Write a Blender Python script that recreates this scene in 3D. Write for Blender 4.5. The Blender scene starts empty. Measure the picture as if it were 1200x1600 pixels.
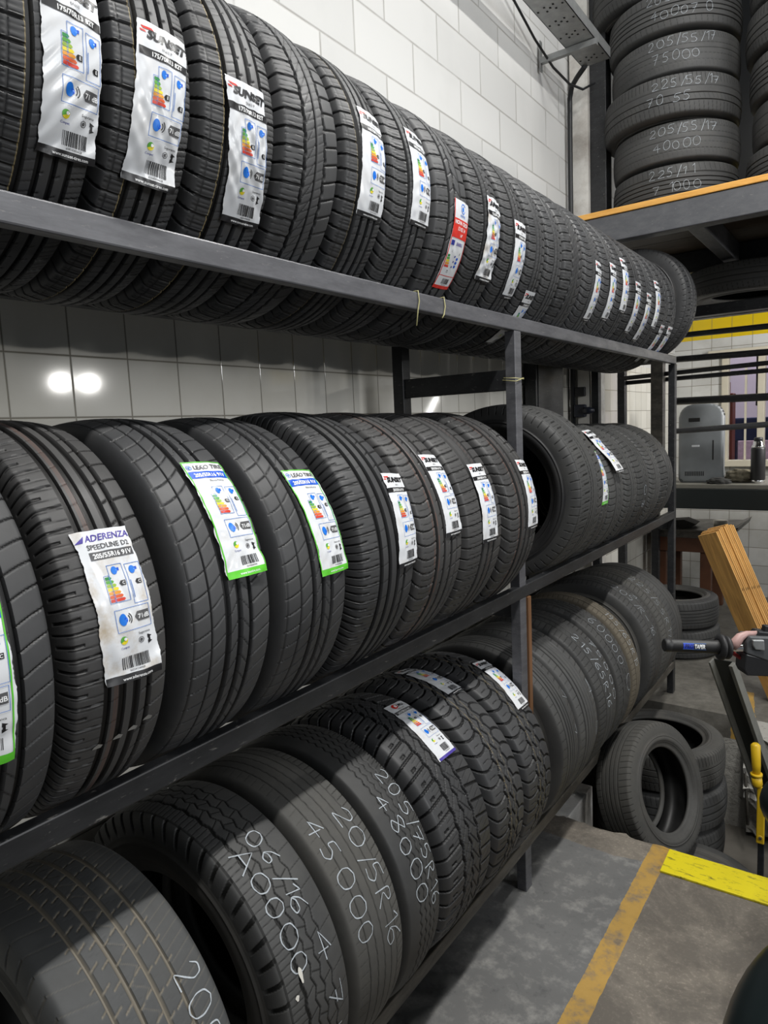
import bpy, bmesh, math, random
import numpy as np
PI = math.pi
random.seed(7); np.random.seed(7)
C = bpy.context.scene.collection
sin, cos, rad = math.sin, math.cos, math.radians

# ------------------------------------------------------------------ materials
def new_mat(name):
    m = bpy.data.materials.new(name); m.use_nodes = True
    nt = m.node_tree; nt.nodes.clear()
    out = nt.nodes.new('ShaderNodeOutputMaterial'); b = nt.nodes.new('ShaderNodeBsdfPrincipled')
    nt.links.new(b.outputs[0], out.inputs[0])
    return m, nt, b
def N(nt, t, **kw):
    n = nt.nodes.new(t)
    for k, v in kw.items(): setattr(n, k, v)
    return n
def mix(nt, fac, a, b, mode='MIX'):
    n = N(nt, 'ShaderNodeMix', data_type='RGBA', blend_type=mode)
    for idx, v in ((0, fac), (6, a), (7, b)):
        if hasattr(v, 'node'): nt.links.new(v, n.inputs[idx])
        elif idx == 0: n.inputs[0].default_value = v
        else: n.inputs[idx].default_value = (*v, 1) if len(v) == 3 else v
    return n.outputs[2]
def ramp(nt, src, stops):
    r = N(nt, 'ShaderNodeValToRGB'); e = r.color_ramp.elements
    while len(e) < len(stops): e.new(.5)
    for i, (p, c) in enumerate(stops):
        e[i].position = p; e[i].color = (c, c, c, 1) if not hasattr(c, '__len__') else (*c, 1)
    nt.links.new(src, r.inputs[0]); return r.outputs[0]
def noise(nt, scale, detail=4, rough=.55, vec=None, dist=0):
    n = N(nt, 'ShaderNodeTexNoise'); n.inputs['Scale'].default_value = scale
    n.inputs['Detail'].default_value = detail; n.inputs['Roughness'].default_value = rough; n.inputs['Distortion'].default_value = dist
    if vec is None:
        tc = N(nt, 'ShaderNodeTexCoord'); vec = tc.outputs['Object']
    nt.links.new(vec, n.inputs['Vector']); return n.outputs['Fac']
def world_vec(nt, sx=1, sy=1, sz=1):
    g = N(nt, 'ShaderNodeNewGeometry'); m = N(nt, 'ShaderNodeMapping'); m.inputs['Scale'].default_value = (sx, sy, sz)
    nt.links.new(g.outputs['Position'], m.inputs['Vector']); return m.outputs[0]
def bump(nt, b, h, strength=.3, dist=.002):
    n = N(nt, 'ShaderNodeBump'); n.inputs['Strength'].default_value = strength; n.inputs['Distance'].default_value = dist
    nt.links.new(h, n.inputs['Height']); nt.links.new(n.outputs[0], b.inputs['Normal'])
def setp(b, col=None, rough=None, metal=None, spec=None):
    if col is not None: b.inputs['Base Color'].default_value = (*col, 1)
    if rough is not None: b.inputs['Roughness'].default_value = rough
    if metal is not None: b.inputs['Metallic'].default_value = metal
    if spec is not None: b.inputs['Specular IOR Level'].default_value = spec
def simple(name, col, rough=.5, metal=0, spec=.5, var=.25, scale=12, bmp=0):
    m, nt, b = new_mat(name); setp(b, col, rough, metal, spec)
    f = noise(nt, scale)
    c = mix(nt, f, tuple(x * (1 - var) for x in col), tuple(min(1, x * (1 + var)) for x in col))
    nt.links.new(c, b.inputs['Base Color'])
    if bmp: bump(nt, b, noise(nt, scale * 8), bmp, .002)
    return m
def attr(nt, name, out='Fac'):
    a = N(nt, 'ShaderNodeAttribute', attribute_name=name); return a.outputs[out]

def rubber(name, top, groove, rough=.55, dust=(.10, .095, .085), dustamt=.25, paint=(.35, .27, .12), spec=.4):
    m, nt, b = new_mat(name)
    oi = N(nt, 'ShaderNodeObjectInfo')
    n1 = noise(nt, 9, 5); n2 = noise(nt, 60, 6, .7)
    c = mix(nt, n2, tuple(x * .8 for x in top), tuple(x * 1.2 for x in top))
    d = ramp(nt, n1, [(.45, 0), (.8, 1)])
    mm = N(nt, 'ShaderNodeMath', operation='MULTIPLY'); nt.links.new(d, mm.inputs[0]); mm.inputs[1].default_value = dustamt
    c = mix(nt, mm.outputs[0], c, dust)
    c = mix(nt, attr(nt, 'groove'), c, groove)  # dark groove tones paint recess shade into the rubber; taxi's is pale dust
    c = mix(nt, attr(nt, 'paint'), c, paint)
    hv = N(nt, 'ShaderNodeMapRange'); nt.links.new(oi.outputs['Random'], hv.inputs[0]); hv.inputs[3].default_value = .8; hv.inputs[4].default_value = 1.2
    sc = N(nt, 'ShaderNodeVectorMath', operation='SCALE'); nt.links.new(c, sc.inputs[0]); nt.links.new(hv.outputs[0], sc.inputs['Scale'])
    nt.links.new(sc.outputs[0], b.inputs['Base Color'])
    r = ramp(nt, n1, [(.3, rough - .08), (.75, rough + .15)]); nt.links.new(r, b.inputs['Roughness'])
    b.inputs['Specular IOR Level'].default_value = spec
    bump(nt, b, n2, .12, .001)
    return m
M = {}
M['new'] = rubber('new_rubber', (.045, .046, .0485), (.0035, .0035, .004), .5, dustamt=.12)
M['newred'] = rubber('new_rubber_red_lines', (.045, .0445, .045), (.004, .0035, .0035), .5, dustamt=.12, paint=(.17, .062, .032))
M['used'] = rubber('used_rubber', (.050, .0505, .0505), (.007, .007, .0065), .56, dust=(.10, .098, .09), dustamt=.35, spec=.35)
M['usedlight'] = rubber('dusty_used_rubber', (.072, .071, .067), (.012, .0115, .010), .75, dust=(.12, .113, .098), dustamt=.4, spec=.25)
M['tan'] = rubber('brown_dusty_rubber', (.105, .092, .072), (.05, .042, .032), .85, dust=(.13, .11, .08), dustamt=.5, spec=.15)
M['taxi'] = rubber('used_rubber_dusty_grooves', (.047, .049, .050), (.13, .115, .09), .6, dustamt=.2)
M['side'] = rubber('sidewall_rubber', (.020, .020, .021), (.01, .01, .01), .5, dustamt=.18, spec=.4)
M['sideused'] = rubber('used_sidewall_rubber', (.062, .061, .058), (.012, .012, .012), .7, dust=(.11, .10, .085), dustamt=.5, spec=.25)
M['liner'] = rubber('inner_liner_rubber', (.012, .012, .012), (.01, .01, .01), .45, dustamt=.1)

def steel_mat(name, base, hi):
    m, nt, b = new_mat(name)
    n1 = noise(nt, 5, 6, .7, world_vec(nt, 3, 1.2, 6)); n2 = noise(nt, 60, 4, .7, world_vec(nt, 1, .5, 2))
    c = mix(nt, ramp(nt, n1, [(.4, 0), (.75, 1)]), base, hi)
    c = mix(nt, ramp(nt, n2, [(.62, 0), (.72, .5)]), c, (.30, .29, .27))
    nt.links.new(c, b.inputs['Base Color']); setp(b, None, .45, .15)
    nt.links.new(ramp(nt, n1, [(.2, .5), (.8, .32)]), b.inputs['Roughness'])
    bump(nt, b, n2, .08, .001); return m
M['steel'] = steel_mat('dark_painted_steel', (.080, .081, .090), (.150, .152, .165))
M['steeldark'] = steel_mat('black_painted_steel', (.016, .017, .019), (.034, .035, .038))
M['steelworn'] = steel_mat('worn_dusty_steel', (.050, .046, .040), (.13, .12, .10))
M['steelgrey'] = steel_mat('grey_beam_steel', (.075, .077, .085), (.11, .112, .12))
M['galv'] = simple('galvanised_steel', (.33, .34, .34), .4, .6, var=.3, scale=30)
M['channel'] = simple('dark_green_grey_steel', (.032, .035, .033), .5, var=.2, scale=8)
M['channeledge'] = simple('pale_grey_edge', (.16, .16, .145), .6, var=.3, scale=20)  # flanges given a paler grey than the web
M['hole'] = simple('dark_slot', (.01, .01, .01), .8)
M['blackplastic'] = simple('black_plastic', (.018, .018, .020), .42, var=.15)
M['blackrubber'] = simple('black_grip_rubber', (.014, .014, .015), .55, var=.2, scale=60, bmp=.2)
M['greyplastic'] = simple('grey_switch_plastic', (.075, .078, .082), .4, var=.2, scale=30)
M['chrome'] = simple('chrome', (.75, .75, .76), .12, 1, var=.05)
M['cable'] = simple('black_cable', (.012, .013, .015), .5)
M['yellow'] = simple('yellow_paint', (.62, .40, .012), .45, var=.25, scale=14)
M['redbrown'] = simple('red_brown_post', (.16, .035, .02), .6)
M['navy'] = simple('navy_blue_panel', (.012, .02, .07), .5)
M['cream'] = simple('cream_window_paint', (.52, .48, .38), .5, var=.12)
M['brownwood'] = simple('reddish_brown_wood', (.085, .032, .014), .55, var=.5, scale=10)
M['greenblack'] = simple('black_green_steel', (.010, .014, .014), .45, var=.3)
M['fender'] = simple('black_green_bodywork', (.008, .013, .014), .35, var=.2)
M['devicegrey'] = simple('grey_plastic_case', (.20, .215, .225), .4, var=.4, scale=6)
M['clothgrey'] = simple('grey_cloth', (.035, .035, .033), .9, var=.5, scale=40)
M['clothtan'] = simple('tan_rag', (.13, .115, .08), .95, var=.6, scale=50)
M['counter'] = simple('counter_top_dusty', (.17, .165, .14), .5, var=.35, scale=8)
M['paperwhite'] = simple('white_paper_roll', (.62, .6, .55), .7, var=.1)
M['cardboard'] = simple('tan_brown_panel', (.36, .18, .06), .7, var=.15)
M['pink'] = simple('pinkish_cable_sleeve', (.42, .26, .24), .5, var=.2)
M['redcable'] = simple('red_cable', (.35, .03, .03), .5)
M['wire'] = simple('pale_wire', (.45, .42, .2), .5)
M['switchgrey'] = simple('grey_panel_paint', (.60, .58, .53), .5, var=.2)
M['glassblack'] = simple('dark_socket', (.015, .018, .03), .4)
M['pitblack'] = simple('pit_dirt', (.11, .10, .085), .95, var=.5, scale=8, bmp=.4)

def chalk_mat():
    m, nt, b = new_mat('white_chalk'); n = noise(nt, 220, 3, .7)
    nt.links.new(mix(nt, n, (.16, .175, .19), (.60, .65, .70)), b.inputs['Base Color']); setp(b, None, .9, 0, .1); return m
M['chalk'] = chalk_mat()
def paper_mat(name, stain):
    m, nt, b = new_mat(name); n = noise(nt, 22, 5, .65)
    c = mix(nt, ramp(nt, n, [(.5, 0), (.75, stain)]), (.68, .70, .73), (.40, .30, .17))
    nt.links.new(c, b.inputs['Base Color']); setp(b, None, .24, 0, .5); return m
M['paper'] = paper_mat('glossy_label_paper', .12); M['paperold'] = paper_mat('stained_label_paper', .75); M['papercream'] = paper_mat('cream_label_paper', .3)
def ink_mat():
    m, nt, b = new_mat('label_ink'); nt.links.new(attr(nt, 'Col', 'Color'), b.inputs['Base Color']); setp(b, None, .38, 0, .45); return m
M['ink'] = ink_mat()

def wood_mat(name, c1, c2, sx, sy, sz, dark=None):
    m, nt, b = new_mat(name)
    tc = N(nt, 'ShaderNodeTexCoord'); mp = N(nt, 'ShaderNodeMapping'); mp.inputs['Scale'].default_value = (sx, sy, sz)
    nt.links.new(tc.outputs['Object'], mp.inputs[0])
    n = noise(nt, 4, 6, .6, mp.outputs[0], .6)
    c = mix(nt, ramp(nt, n, [(.35, 0), (.65, 1)]), c1, c2)
    k = noise(nt, 14, 1, .4); c = mix(nt, ramp(nt, k, [(.70, 0), (.76, .8)]), c, dark or tuple(x * .2 for x in c1))
    nt.links.new(c, b.inputs['Base Color']); setp(b, None, .55, 0, .3); bump(nt, b, n, .1, .001); return m
M['pine'] = wood_mat('pine_board', (.42, .23, .075), (.72, .41, .13), 14, 14, 1.0)
M['deckwood'] = wood_mat('orange_deck_board', (.55, .27, .055), (.70, .38, .10), 1, 8, 8)
M['darkwood'] = wood_mat('dark_deck_board', (.035, .025, .017), (.06, .045, .03), 1, 8, 8)  # dark brown stands in for the shade under the deck
M['batten'] = wood_mat('brown_batten', (.13, .065, .03), (.20, .10, .05), 10, 10, 1)

def grid_mask(nt, pos_a, pos_b, pa, pb, oa, ob, w, stagger=False):
    """1 on the joints of a grid of pa x pb cells over the two given scalar sockets."""
    def math_(op, a, b=None, clamp=False):
        n = N(nt, 'ShaderNodeMath', operation=op, use_clamp=clamp)
        for i, v in enumerate((a, b)):
            if v is None: continue
            if hasattr(v, 'node'): nt.links.new(v, n.inputs[i])
            else: n.inputs[i].default_value = v
        return n.outputs[0]
    vb = math_('DIVIDE', math_('ADD', pos_b, ob), pb)
    va = math_('DIVIDE', math_('ADD', pos_a, oa), pa)
    if stagger:
        row = math_('FLOOR', vb); va = math_('ADD', va, math_('MULTIPLY', math_('MODULO', row, 2.0), .5))
    def line(v, p):
        f = math_('FRACT', v); d = math_('MINIMUM', f, math_('SUBTRACT', 1.0, f)); d = math_('MULTIPLY', d, p)
        return math_('SUBTRACT', 1.0, math_('DIVIDE', d, w, True), True)
    ida = math_('FLOOR', va); idb = math_('FLOOR', vb)
    idn = math_('ADD', math_('MULTIPLY', ida, 12.989), math_('MULTIPLY', idb, 78.233))
    rnd = math_('FRACT', math_('MULTIPLY', math_('SINE', idn), 43758.5))
    return math_('MAXIMUM', line(va, pa), line(vb, pb)), rnd, math_
def sep_pos(nt):
    g = N(nt, 'ShaderNodeNewGeometry'); s = N(nt, 'ShaderNodeSeparateXYZ'); nt.links.new(g.outputs['Position'], s.inputs[0]); return s.outputs
def wall_left_mat():
    """white tiles up to 1.75 m, white painted block above"""
    m, nt, b = new_mat('white_tile_and_painted_block')
    p = sep_pos(nt)
    t, rnd, ma = grid_mask(nt, p[1], p[2], .1410, .1335, -.694 + .1410 * 8, -1.679 + .1335 * 20, .0028)
    k, rnd2, _ = grid_mask(nt, p[1], p[2], .352, .175, .192, .090, .0060, True)
    grime = noise(nt, 3, 5, .6, world_vec(nt)); fine = noise(nt, 60, 5, .7, world_vec(nt))
    tile = mix(nt, rnd, (.64, .62, .56), (.74, .72, .66)); tile = mix(nt, ramp(nt, grime, [(.45, 0), (.8, .5)]), tile, (.50, .47, .39))
    tile = mix(nt, t, tile, (.20, .18, .14))
    blk = mix(nt, rnd2, (.53, .53, .52), (.59, .59, .58)); blk = mix(nt, ramp(nt, grime, [(.5, 0), (.9, .4)]), blk, (.42, .42, .41))
    kk = ma('MULTIPLY', k, ramp(nt, noise(nt, 4, 4, .6, world_vec(nt)), [(.30, .25), (.55, 1)]))
    blk = mix(nt, kk, blk, (.30, .29, .27))
    up = ma('GREATER_THAN', p[2], 1.86)
    nt.links.new(mix(nt, up, tile, blk), b.inputs['Base Color'])
    r = mix(nt, up, (.06, .06, .06), (.7, .7, .7)); nt.links.new(r, b.inputs['Roughness'])
    h = ma('ADD', ma('MULTIPLY', ma('MAXIMUM', ma('MULTIPLY', k, up), ma('MULTIPLY', t, ma('SUBTRACT', 1.0, up))), -1.0), ma('MULTIPLY', ma('MULTIPLY', fine, up), .22))
    wob = noise(nt, 2.2, 1, .3, world_vec(nt)); h = ma('ADD', h, ma('MULTIPLY', wob, .35))
    bump(nt, b, h, .5, .003); return m
M['wall_left'] = wall_left_mat()
def wall_far_mat():
    m, nt, b = new_mat('white_tile_with_yellow_band')
    p = sep_pos(nt)
    t, rnd, ma = grid_mask(nt, p[0], p[2], .148, .148, .43 + .148 * 30, .04, .0035)
    grime = noise(nt, 4, 5, .6, world_vec(nt))
    c = mix(nt, rnd, (.50, .50, .48), (.60, .60, .58)); c = mix(nt, ramp(nt, grime, [(.45, 0), (.8, .6)]), c, (.30, .29, .25))
    yb = ma('MULTIPLY', ma('GREATER_THAN', p[2], 2.105), ma('LESS_THAN', p[2], 2.40))
    c = mix(nt, yb, c, (.62, .44, .01)); c = mix(nt, t, c, (.14, .12, .08)); c = mix(nt, ma('GREATER_THAN', p[2], 2.43), c, (.022, .022, .022))  # top of the wall coloured near black to stand for unlit space
    nt.links.new(c, b.inputs['Base Color']); setp(b, None, .25); bump(nt, b, t, -.4, .002); return m
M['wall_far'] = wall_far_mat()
def wall_tile_side_mat():
    m, nt, b = new_mat('white_tile_side')
    p = sep_pos(nt); t, rnd, ma = grid_mask(nt, p[1], p[2], .1395, .1335, .2, -1.6655 + .1335 * 20, .003)
    c = mix(nt, rnd, (.48, .48, .46), (.57, .57, .55)); c = mix(nt, t, c, (.2, .18, .14)); nt.links.new(c, b.inputs['Base Color']); setp(b, None, .25); return m
def floor_mat():
    m, nt, b = new_mat('worn_concrete_floor')
    p = sep_pos(nt); wv = world_vec(nt)
    n1 = noise(nt, 2.2, 6, .62, wv, .4); n2 = noise(nt, 14, 6, .7, wv); n3 = noise(nt, 90, 4, .7, wv)
    ma = lambda op, a, bb: (lambda n: ([nt.links.new(v, n.inputs[i]) if hasattr(v, 'node') else setattr(n.inputs[i], 'default_value', v) for i, v in enumerate((a, bb))], n.outputs[0])[1])(N(nt, 'ShaderNodeMath', operation=op))
    grey = mix(nt, n1, (.085, .086, .087), (.19, .19, .186))
    grey = mix(nt, ramp(nt, n2, [(.50, 0), (.72, .85)]), grey, (.30, .295, .28))
    grey = mix(nt, ramp(nt, n2, [(.28, .8), (.42, 0)]), grey, (.065, .066, .07))
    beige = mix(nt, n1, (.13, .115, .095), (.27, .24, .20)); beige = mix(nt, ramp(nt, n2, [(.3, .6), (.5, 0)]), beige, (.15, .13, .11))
    beige = mix(nt, ramp(nt, n3, [(.52, 0), (.70, .6)]), beige, (.40, .35, .29)); beige = mix(nt, ramp(nt, noise(nt, 5, 5, .7, wv, .6), [(.42, .65), (.60, 0)]), beige, (.085, .075, .065))  # last darker patches: mottling plus soft shadow bands painted into the colour
    # bare beige concrete to the aisle side of the painted line and along the broken edge of the pit
    wob = ma('MULTIPLY', ma('SUBTRACT', n1, .5), .10)
    s1 = ma('GREATER_THAN', ma('ADD', p[0], wob), .315)
    s2 = ma('GREATER_THAN', ma('ADD', p[1], ma('MULTIPLY', wob, 1.3)), 2.215)
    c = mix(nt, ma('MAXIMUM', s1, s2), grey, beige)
    # painted yellow line along the aisle, worn
    wob2 = ma('MULTIPLY', ma('SUBTRACT', n2, .5), .012)
    d = ma('ABSOLUTE', ma('ADD', ma('SUBTRACT', p[0], .296), wob2), 0)
    ln = ma('LESS_THAN', d, .031)
    ln = ma('MULTIPLY', ln, ma('LESS_THAN', p[1], 2.42))
    d2 = ma('ABSOLUTE', ma('ADD', ma('SUBTRACT', ma('SUBTRACT', p[0], ma('MULTIPLY', ma('SUBTRACT', p[1], 4.0), -.16)), .30), ma('MULTIPLY', wob2, 3)), 0)
    ln2 = ma('MULTIPLY', ma('LESS_THAN', d2, .055), ma('MULTIPLY', ma('GREATER_THAN', p[1], 3.4), ma('LESS_THAN', ma('ADD', p[1], ma('MULTIPLY', wob, 2.0)), 3.98)))
    worn = ramp(nt, n2, [(.36, .25), (.52, .95)])
    yl = mix(nt, n2, (.34, .20, .045), (.52, .32, .07))
    c = mix(nt, ma('MULTIPLY', ma('MAXIMUM', ln, ln2), worn), c, yl)
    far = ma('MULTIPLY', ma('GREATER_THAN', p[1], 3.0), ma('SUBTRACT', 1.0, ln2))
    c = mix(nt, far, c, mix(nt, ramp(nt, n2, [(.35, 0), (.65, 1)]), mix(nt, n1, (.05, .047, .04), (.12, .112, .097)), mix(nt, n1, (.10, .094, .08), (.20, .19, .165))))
    c = mix(nt, ma('MULTIPLY', ln2, worn), c, yl)
    nt.links.new(c, b.inputs['Base Color']); nt.links.new(ramp(nt, n1, [(.3, .55), (.7, .85)]), b.inputs['Roughness'])
    h = ma('ADD', ma('MULTIPLY', n2, .6), ma('MULTIPLY', n3, .4)); bump(nt, b, h, .35, .004); return m
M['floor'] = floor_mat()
def rough_concrete():
    m, nt, b = new_mat('rough_broken_concrete'); wv = world_vec(nt)
    n1 = noise(nt, 5, 6, .65, wv); n2 = noise(nt, 40, 6, .7, wv)
    c = mix(nt, n1, (.26, .25, .225), (.46, .45, .42)); c = mix(nt, ramp(nt, n2, [(.30, .9), (.42, 0)]), c, (.06, .055, .05))
    nt.links.new(c, b.inputs['Base Color']); setp(b, None, .9); bump(nt, b, n2, .7, .01); return m
M['rough'] = rough_concrete()
def yellow_board_mat():
    m, nt, b = new_mat('scuffed_yellow_paint'); n = noise(nt, 20, 6, .75, world_vec(nt, 1, 3, 1))
    c = mix(nt, ramp(nt, n, [(.33, 1), (.46, 0)]), (.74, .62, .01), (.16, .14, .02)); nt.links.new(c, b.inputs['Base Color']); setp(b, None, .5); bump(nt, b, n, .2, .002); return m
M['yboard'] = yellow_board_mat()
def white_dirty():
    m, nt, b = new_mat('white_painted_masonry'); n = noise(nt, 6, 6, .7, world_vec(nt))
    nt.links.new(mix(nt, ramp(nt, n, [(.4, 0), (.7, 1)]), (.62, .61, .58), (.36, .33, .30)), b.inputs['Base Color']); setp(b, None, .8); return m
M['whitewall'] = white_dirty()
M['lav'] = simple('pale_lavender_render', (.52, .46, .53), .8, var=.06)
M['pinkpanel'] = simple('pink_shop_panel', (.80, .50, .60), .6, var=.5, scale=25)
def glass_mat():
    m, nt, b = new_mat('window_glass'); setp(b, (1, 1, 1), .02); b.inputs['Transmission Weight'].default_value = 1; b.inputs['IOR'].default_value = 1.02; return m
M['glass'] = glass_mat()

# ------------------------------------------------------------------ mesh helpers
def mesh_np(name, V, F, mats, midx=None, smooth=False):
    """V (n,3) array, F list of arrays of equal-size faces or one (m,k) array"""
    me = bpy.data.meshes.new(name)
    Fs = F if isinstance(F, list) else [F]
    Fs = [np.asarray(f, dtype=np.int32) for f in Fs if len(f)]
    loops = np.concatenate([f.ravel() for f in Fs]) if Fs else np.zeros(0, np.int32)
    tot = np.concatenate([np.full(len(f), f.shape[1], np.int32) for f in Fs])
    start = np.concatenate([[0], np.cumsum(tot)[:-1]]).astype(np.int32)
    me.vertices.add(len(V)); me.vertices.foreach_set('co', np.asarray(V, np.float32).ravel())
    me.loops.add(len(loops)); me.loops.foreach_set('vertex_index', loops)
    me.polygons.add(len(tot)); me.polygons.foreach_set('loop_start', start); me.polygons.foreach_set('loop_total', tot)
    for m in mats: me.materials.append(m)
    if midx is not None: me.polygons.foreach_set('material_index', np.asarray(midx, np.int32))
    me.polygons.foreach_set('use_smooth', np.full(len(tot), smooth))
    me.update(calc_edges=True); me.validate(); return me
def link(name, me, parent=None):
    o = bpy.data.objects.new(name, me); C.objects.link(o)
    if parent is not None: o.parent = parent
    return o
def tag(o, label=None, cat=None, group=None, kind=None):
    if label: o['label'] = label
    if cat: o['category'] = cat
    if group: o['group'] = group
    if kind: o['kind'] = kind
    return o
def empty(name, loc=(0, 0, 0), rot=(0, 0, 0)):
    o = bpy.data.objects.new(name, None); o.empty_display_size = .05; C.objects.link(o); o.location = loc; o.rotation_euler = rot; return o

class MB:
    def __init__(s): s.bm = bmesh.new()
    def box(s, x0, x1, y0, y1, z0, z1, bev=0, M4=None):
        b2 = bmesh.new(); bmesh.ops.create_cube(b2, size=1)
        for v in b2.verts: v.co = ((x0 + x1) / 2 + v.co.x * (x1 - x0), (y0 + y1) / 2 + v.co.y * (y1 - y0), (z0 + z1) / 2 + v.co.z * (z1 - z0))
        if bev: bmesh.ops.bevel(b2, geom=list(b2.edges), offset=bev, segments=2, affect='EDGES', profile=.5)
        if M4 is not None: bmesh.ops.transform(b2, matrix=M4, verts=b2.verts)
        s._join(b2); return s
    def _join(s, b2):
        mp = {}
        for v in b2.verts: mp[v] = s.bm.verts.new(v.co)
        for f in b2.faces:
            nf = s.bm.faces.new([mp[v] for v in f.verts]); nf.smooth = f.smooth
        b2.free()
    def tube(s, pts, r, n=10, caps=True, smooth=True):
        from mathutils import Vector
        pts = [Vector(p) for p in pts]; rings = []
        up = None
        for i, p in enumerate(pts):
            d = (pts[min(i + 1, len(pts) - 1)] - pts[max(i - 1, 0)]).normalized()
            if up is None: up = Vector((0, 0, 1)) if abs(d.z) < .9 else Vector((1, 0, 0))
            a = d.cross(up).normalized(); up = a.cross(d).normalized()
            rr = r[i] if hasattr(r, '__len__') else r
            rings.append([s.bm.verts.new(p + a * cos(2 * PI * k / n) * rr + up * sin(2 * PI * k / n) * rr) for k in range(n)])
        for i in range(len(rings) - 1):
            for k in range(n):
                f = s.bm.faces.new((rings[i][k], rings[i][(k + 1) % n], rings[i + 1][(k + 1) % n], rings[i + 1][k])); f.smooth = smooth
        if caps:
            s.bm.faces.new(rings[0][::-1]); s.bm.faces.new(rings[-1])
        return s
    def lathe(s, prof, n=24, c=(0, 0, 0), axis='z', smooth=True):
        rings = []
        for (r, h) in prof:
            ring = []
            for k in range(n):
                a = 2 * PI * k / n
                p = {'z': (r * cos(a), r * sin(a), h), 'y': (r * cos(a), h, r * sin(a)), 'x': (h, r * cos(a), r * sin(a))}[axis]
                ring.append(s.bm.verts.new((p[0] + c[0], p[1] + c[1], p[2] + c[2])))
            rings.append(ring)
        for i in range(len(rings) - 1):
            for k in range(n):
                f = s.bm.faces.new((rings[i][k], rings[i][(k + 1) % n], rings[i + 1][(k + 1) % n], rings[i + 1][k])); f.smooth = smooth
        s.bm.faces.new(rings[0]); s.bm.faces.new(rings[-1]); return s
    def prism(s, poly, h0, h1, axis='y', bev=0):
        """poly: list of 2D points extruded between h0 and h1 along axis ('y': poly in xz, 'x': poly in yz, 'z': poly in xy)"""
        b2 = bmesh.new()
        mk = {'y': lambda a, b, h: (a, h, b), 'x': lambda a, b, h: (h, a, b), 'z': lambda a, b, h: (a, b, h)}[axis]
        lo = [b2.verts.new(mk(a, b, h0)) for a, b in poly]; hi = [b2.verts.new(mk(a, b, h1)) for a, b in poly]
        n = len(poly); b2.faces.new(lo[::-1]); b2.faces.new(hi)
        for i in range(n): b2.faces.new((lo[i], lo[(i + 1) % n], hi[(i + 1) % n], hi[i]))
        if bev: bmesh.ops.bevel(b2, geom=list(b2.edges), offset=bev, segments=2, affect='EDGES', profile=.5)
        s._join(b2); return s
    def build(s, name, mat, parent=None):
        bmesh.ops.recalc_face_normals(s.bm, faces=s.bm.faces)
        me = bpy.data.meshes.new(name); s.bm.to_mesh(me); s.bm.free()
        for m in (mat if isinstance(mat, (list, tuple)) else [mat]): me.materials.append(m)
        return link(name, me, parent)

# ------------------------------------------------------------------ tyres
def sstep(x): x = np.clip(x, 0, 1); return x * x * (3 - 2 * x)
E = .0009
def gm(d, w, e=E): return 1 - sstep((np.abs(d) - w / 2 + e) / (2 * e))
def band(a, a0, a1, e=.0012): return sstep((a - a0) / e + .5) * sstep((a1 - a) / e + .5)
class Pat:
    """collects groove depth and paint over the tread grid: s along the tread (m), a across (m)"""
    def __init__(s, S, A, circ, R): s.S, s.A, s.circ = S, A, circ; s.D = np.zeros_like(S); s.G = np.zeros_like(S); s.P = np.zeros_like(S); s.K = 1.0
    def add(s, m, depth, col=1.0): s.D = np.maximum(s.D, m * depth * s.K); s.G = np.maximum(s.G, m * col); return s
    def ring(s, c, w, depth=.006, zig=0, n=0, col=1.0, ph=0):
        off = 0
        if zig:
            P = s.circ / n; t = ((s.S / P + ph) % 1.0); off = zig * (np.abs(t * 2 - 1) * 2 - 1)
        return s.add(gm(s.A - c - off, w), depth, col)
    def wave(s, c, w, amp, n, depth=.005, col=1.0):
        return s.add(gm(s.A - c - amp * np.sin(s.S / s.circ * n * 2 * PI), w), depth, col)
    def lat(s, a0, a1, n, w, depth=.005, slope=0, curve=0, cc=None, ph=0, col=1.0):
        P = s.circ / n; cc = (a0 + a1) / 2 if cc is None else cc
        f = slope * (s.A - cc) + curve * (s.A - cc) ** 2
        d = ((s.S - f) / P + ph + .5) % 1.0 - .5
        k = .5 if depth < .0055 else .55
        return s.add(gm(d * P, w * (.9 if depth < .0055 else .78)) * band(s.A, a0, a1), depth * k, col)
    def sipe(s, a0, a1, n, slope=0, curve=0, cc=None, ph=0, w=.0016, depth=.0016, col=.75): return s.lat(a0, a1, n, w, depth, slope, curve, cc, ph, col)
    def paint(s, c, w, amt=1.0, dash=0):
        m = gm(s.A - c, w, .0007)
        if dash: m = m * (.35 + .65 * (np.sin(s.S / s.circ * dash * 2 * PI) > -.3))
        s.P = np.maximum(s.P, m * amt); return s

# each pattern gets p (Pat) and t (half width of the tread)
def pat_touring(p, t):
    p.ring(-.50 * t, .0075).ring(-.12 * t, .0065).ring(.24 * t, .0070).ring(.60 * t, .0060)
    p.lat(-1.6 * t, -.52 * t, 66, .0042, .005, .10, 2.6, -.5 * t); p.sipe(-1.05 * t, -.55 * t, 132, .10, 2.6, -.5 * t); p.sipe(-1.05 * t, -.55 * t, 264, .10, 2.6, -.5 * t, ph=.25)
    p.lat(.62 * t, 1.6 * t, 66, .0040, .005, .25, -2, .6 * t); p.sipe(.64 * t, 1.1 * t, 198, .25, -2, .6 * t)
    p.lat(-.16 * t, .02 * t, 66, .003, .003, .5); p.lat(.26 * t, .42 * t, 66, .003, .003, .6); p.sipe(-.46 * t, -.16 * t, 132, .35)
    p.ring(-.92 * t, .0018, .0016, col=.7)
def pat_touring_line(p, t): pat_touring(p, t); p.paint(-.575 * t, .0017, .9)
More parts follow.
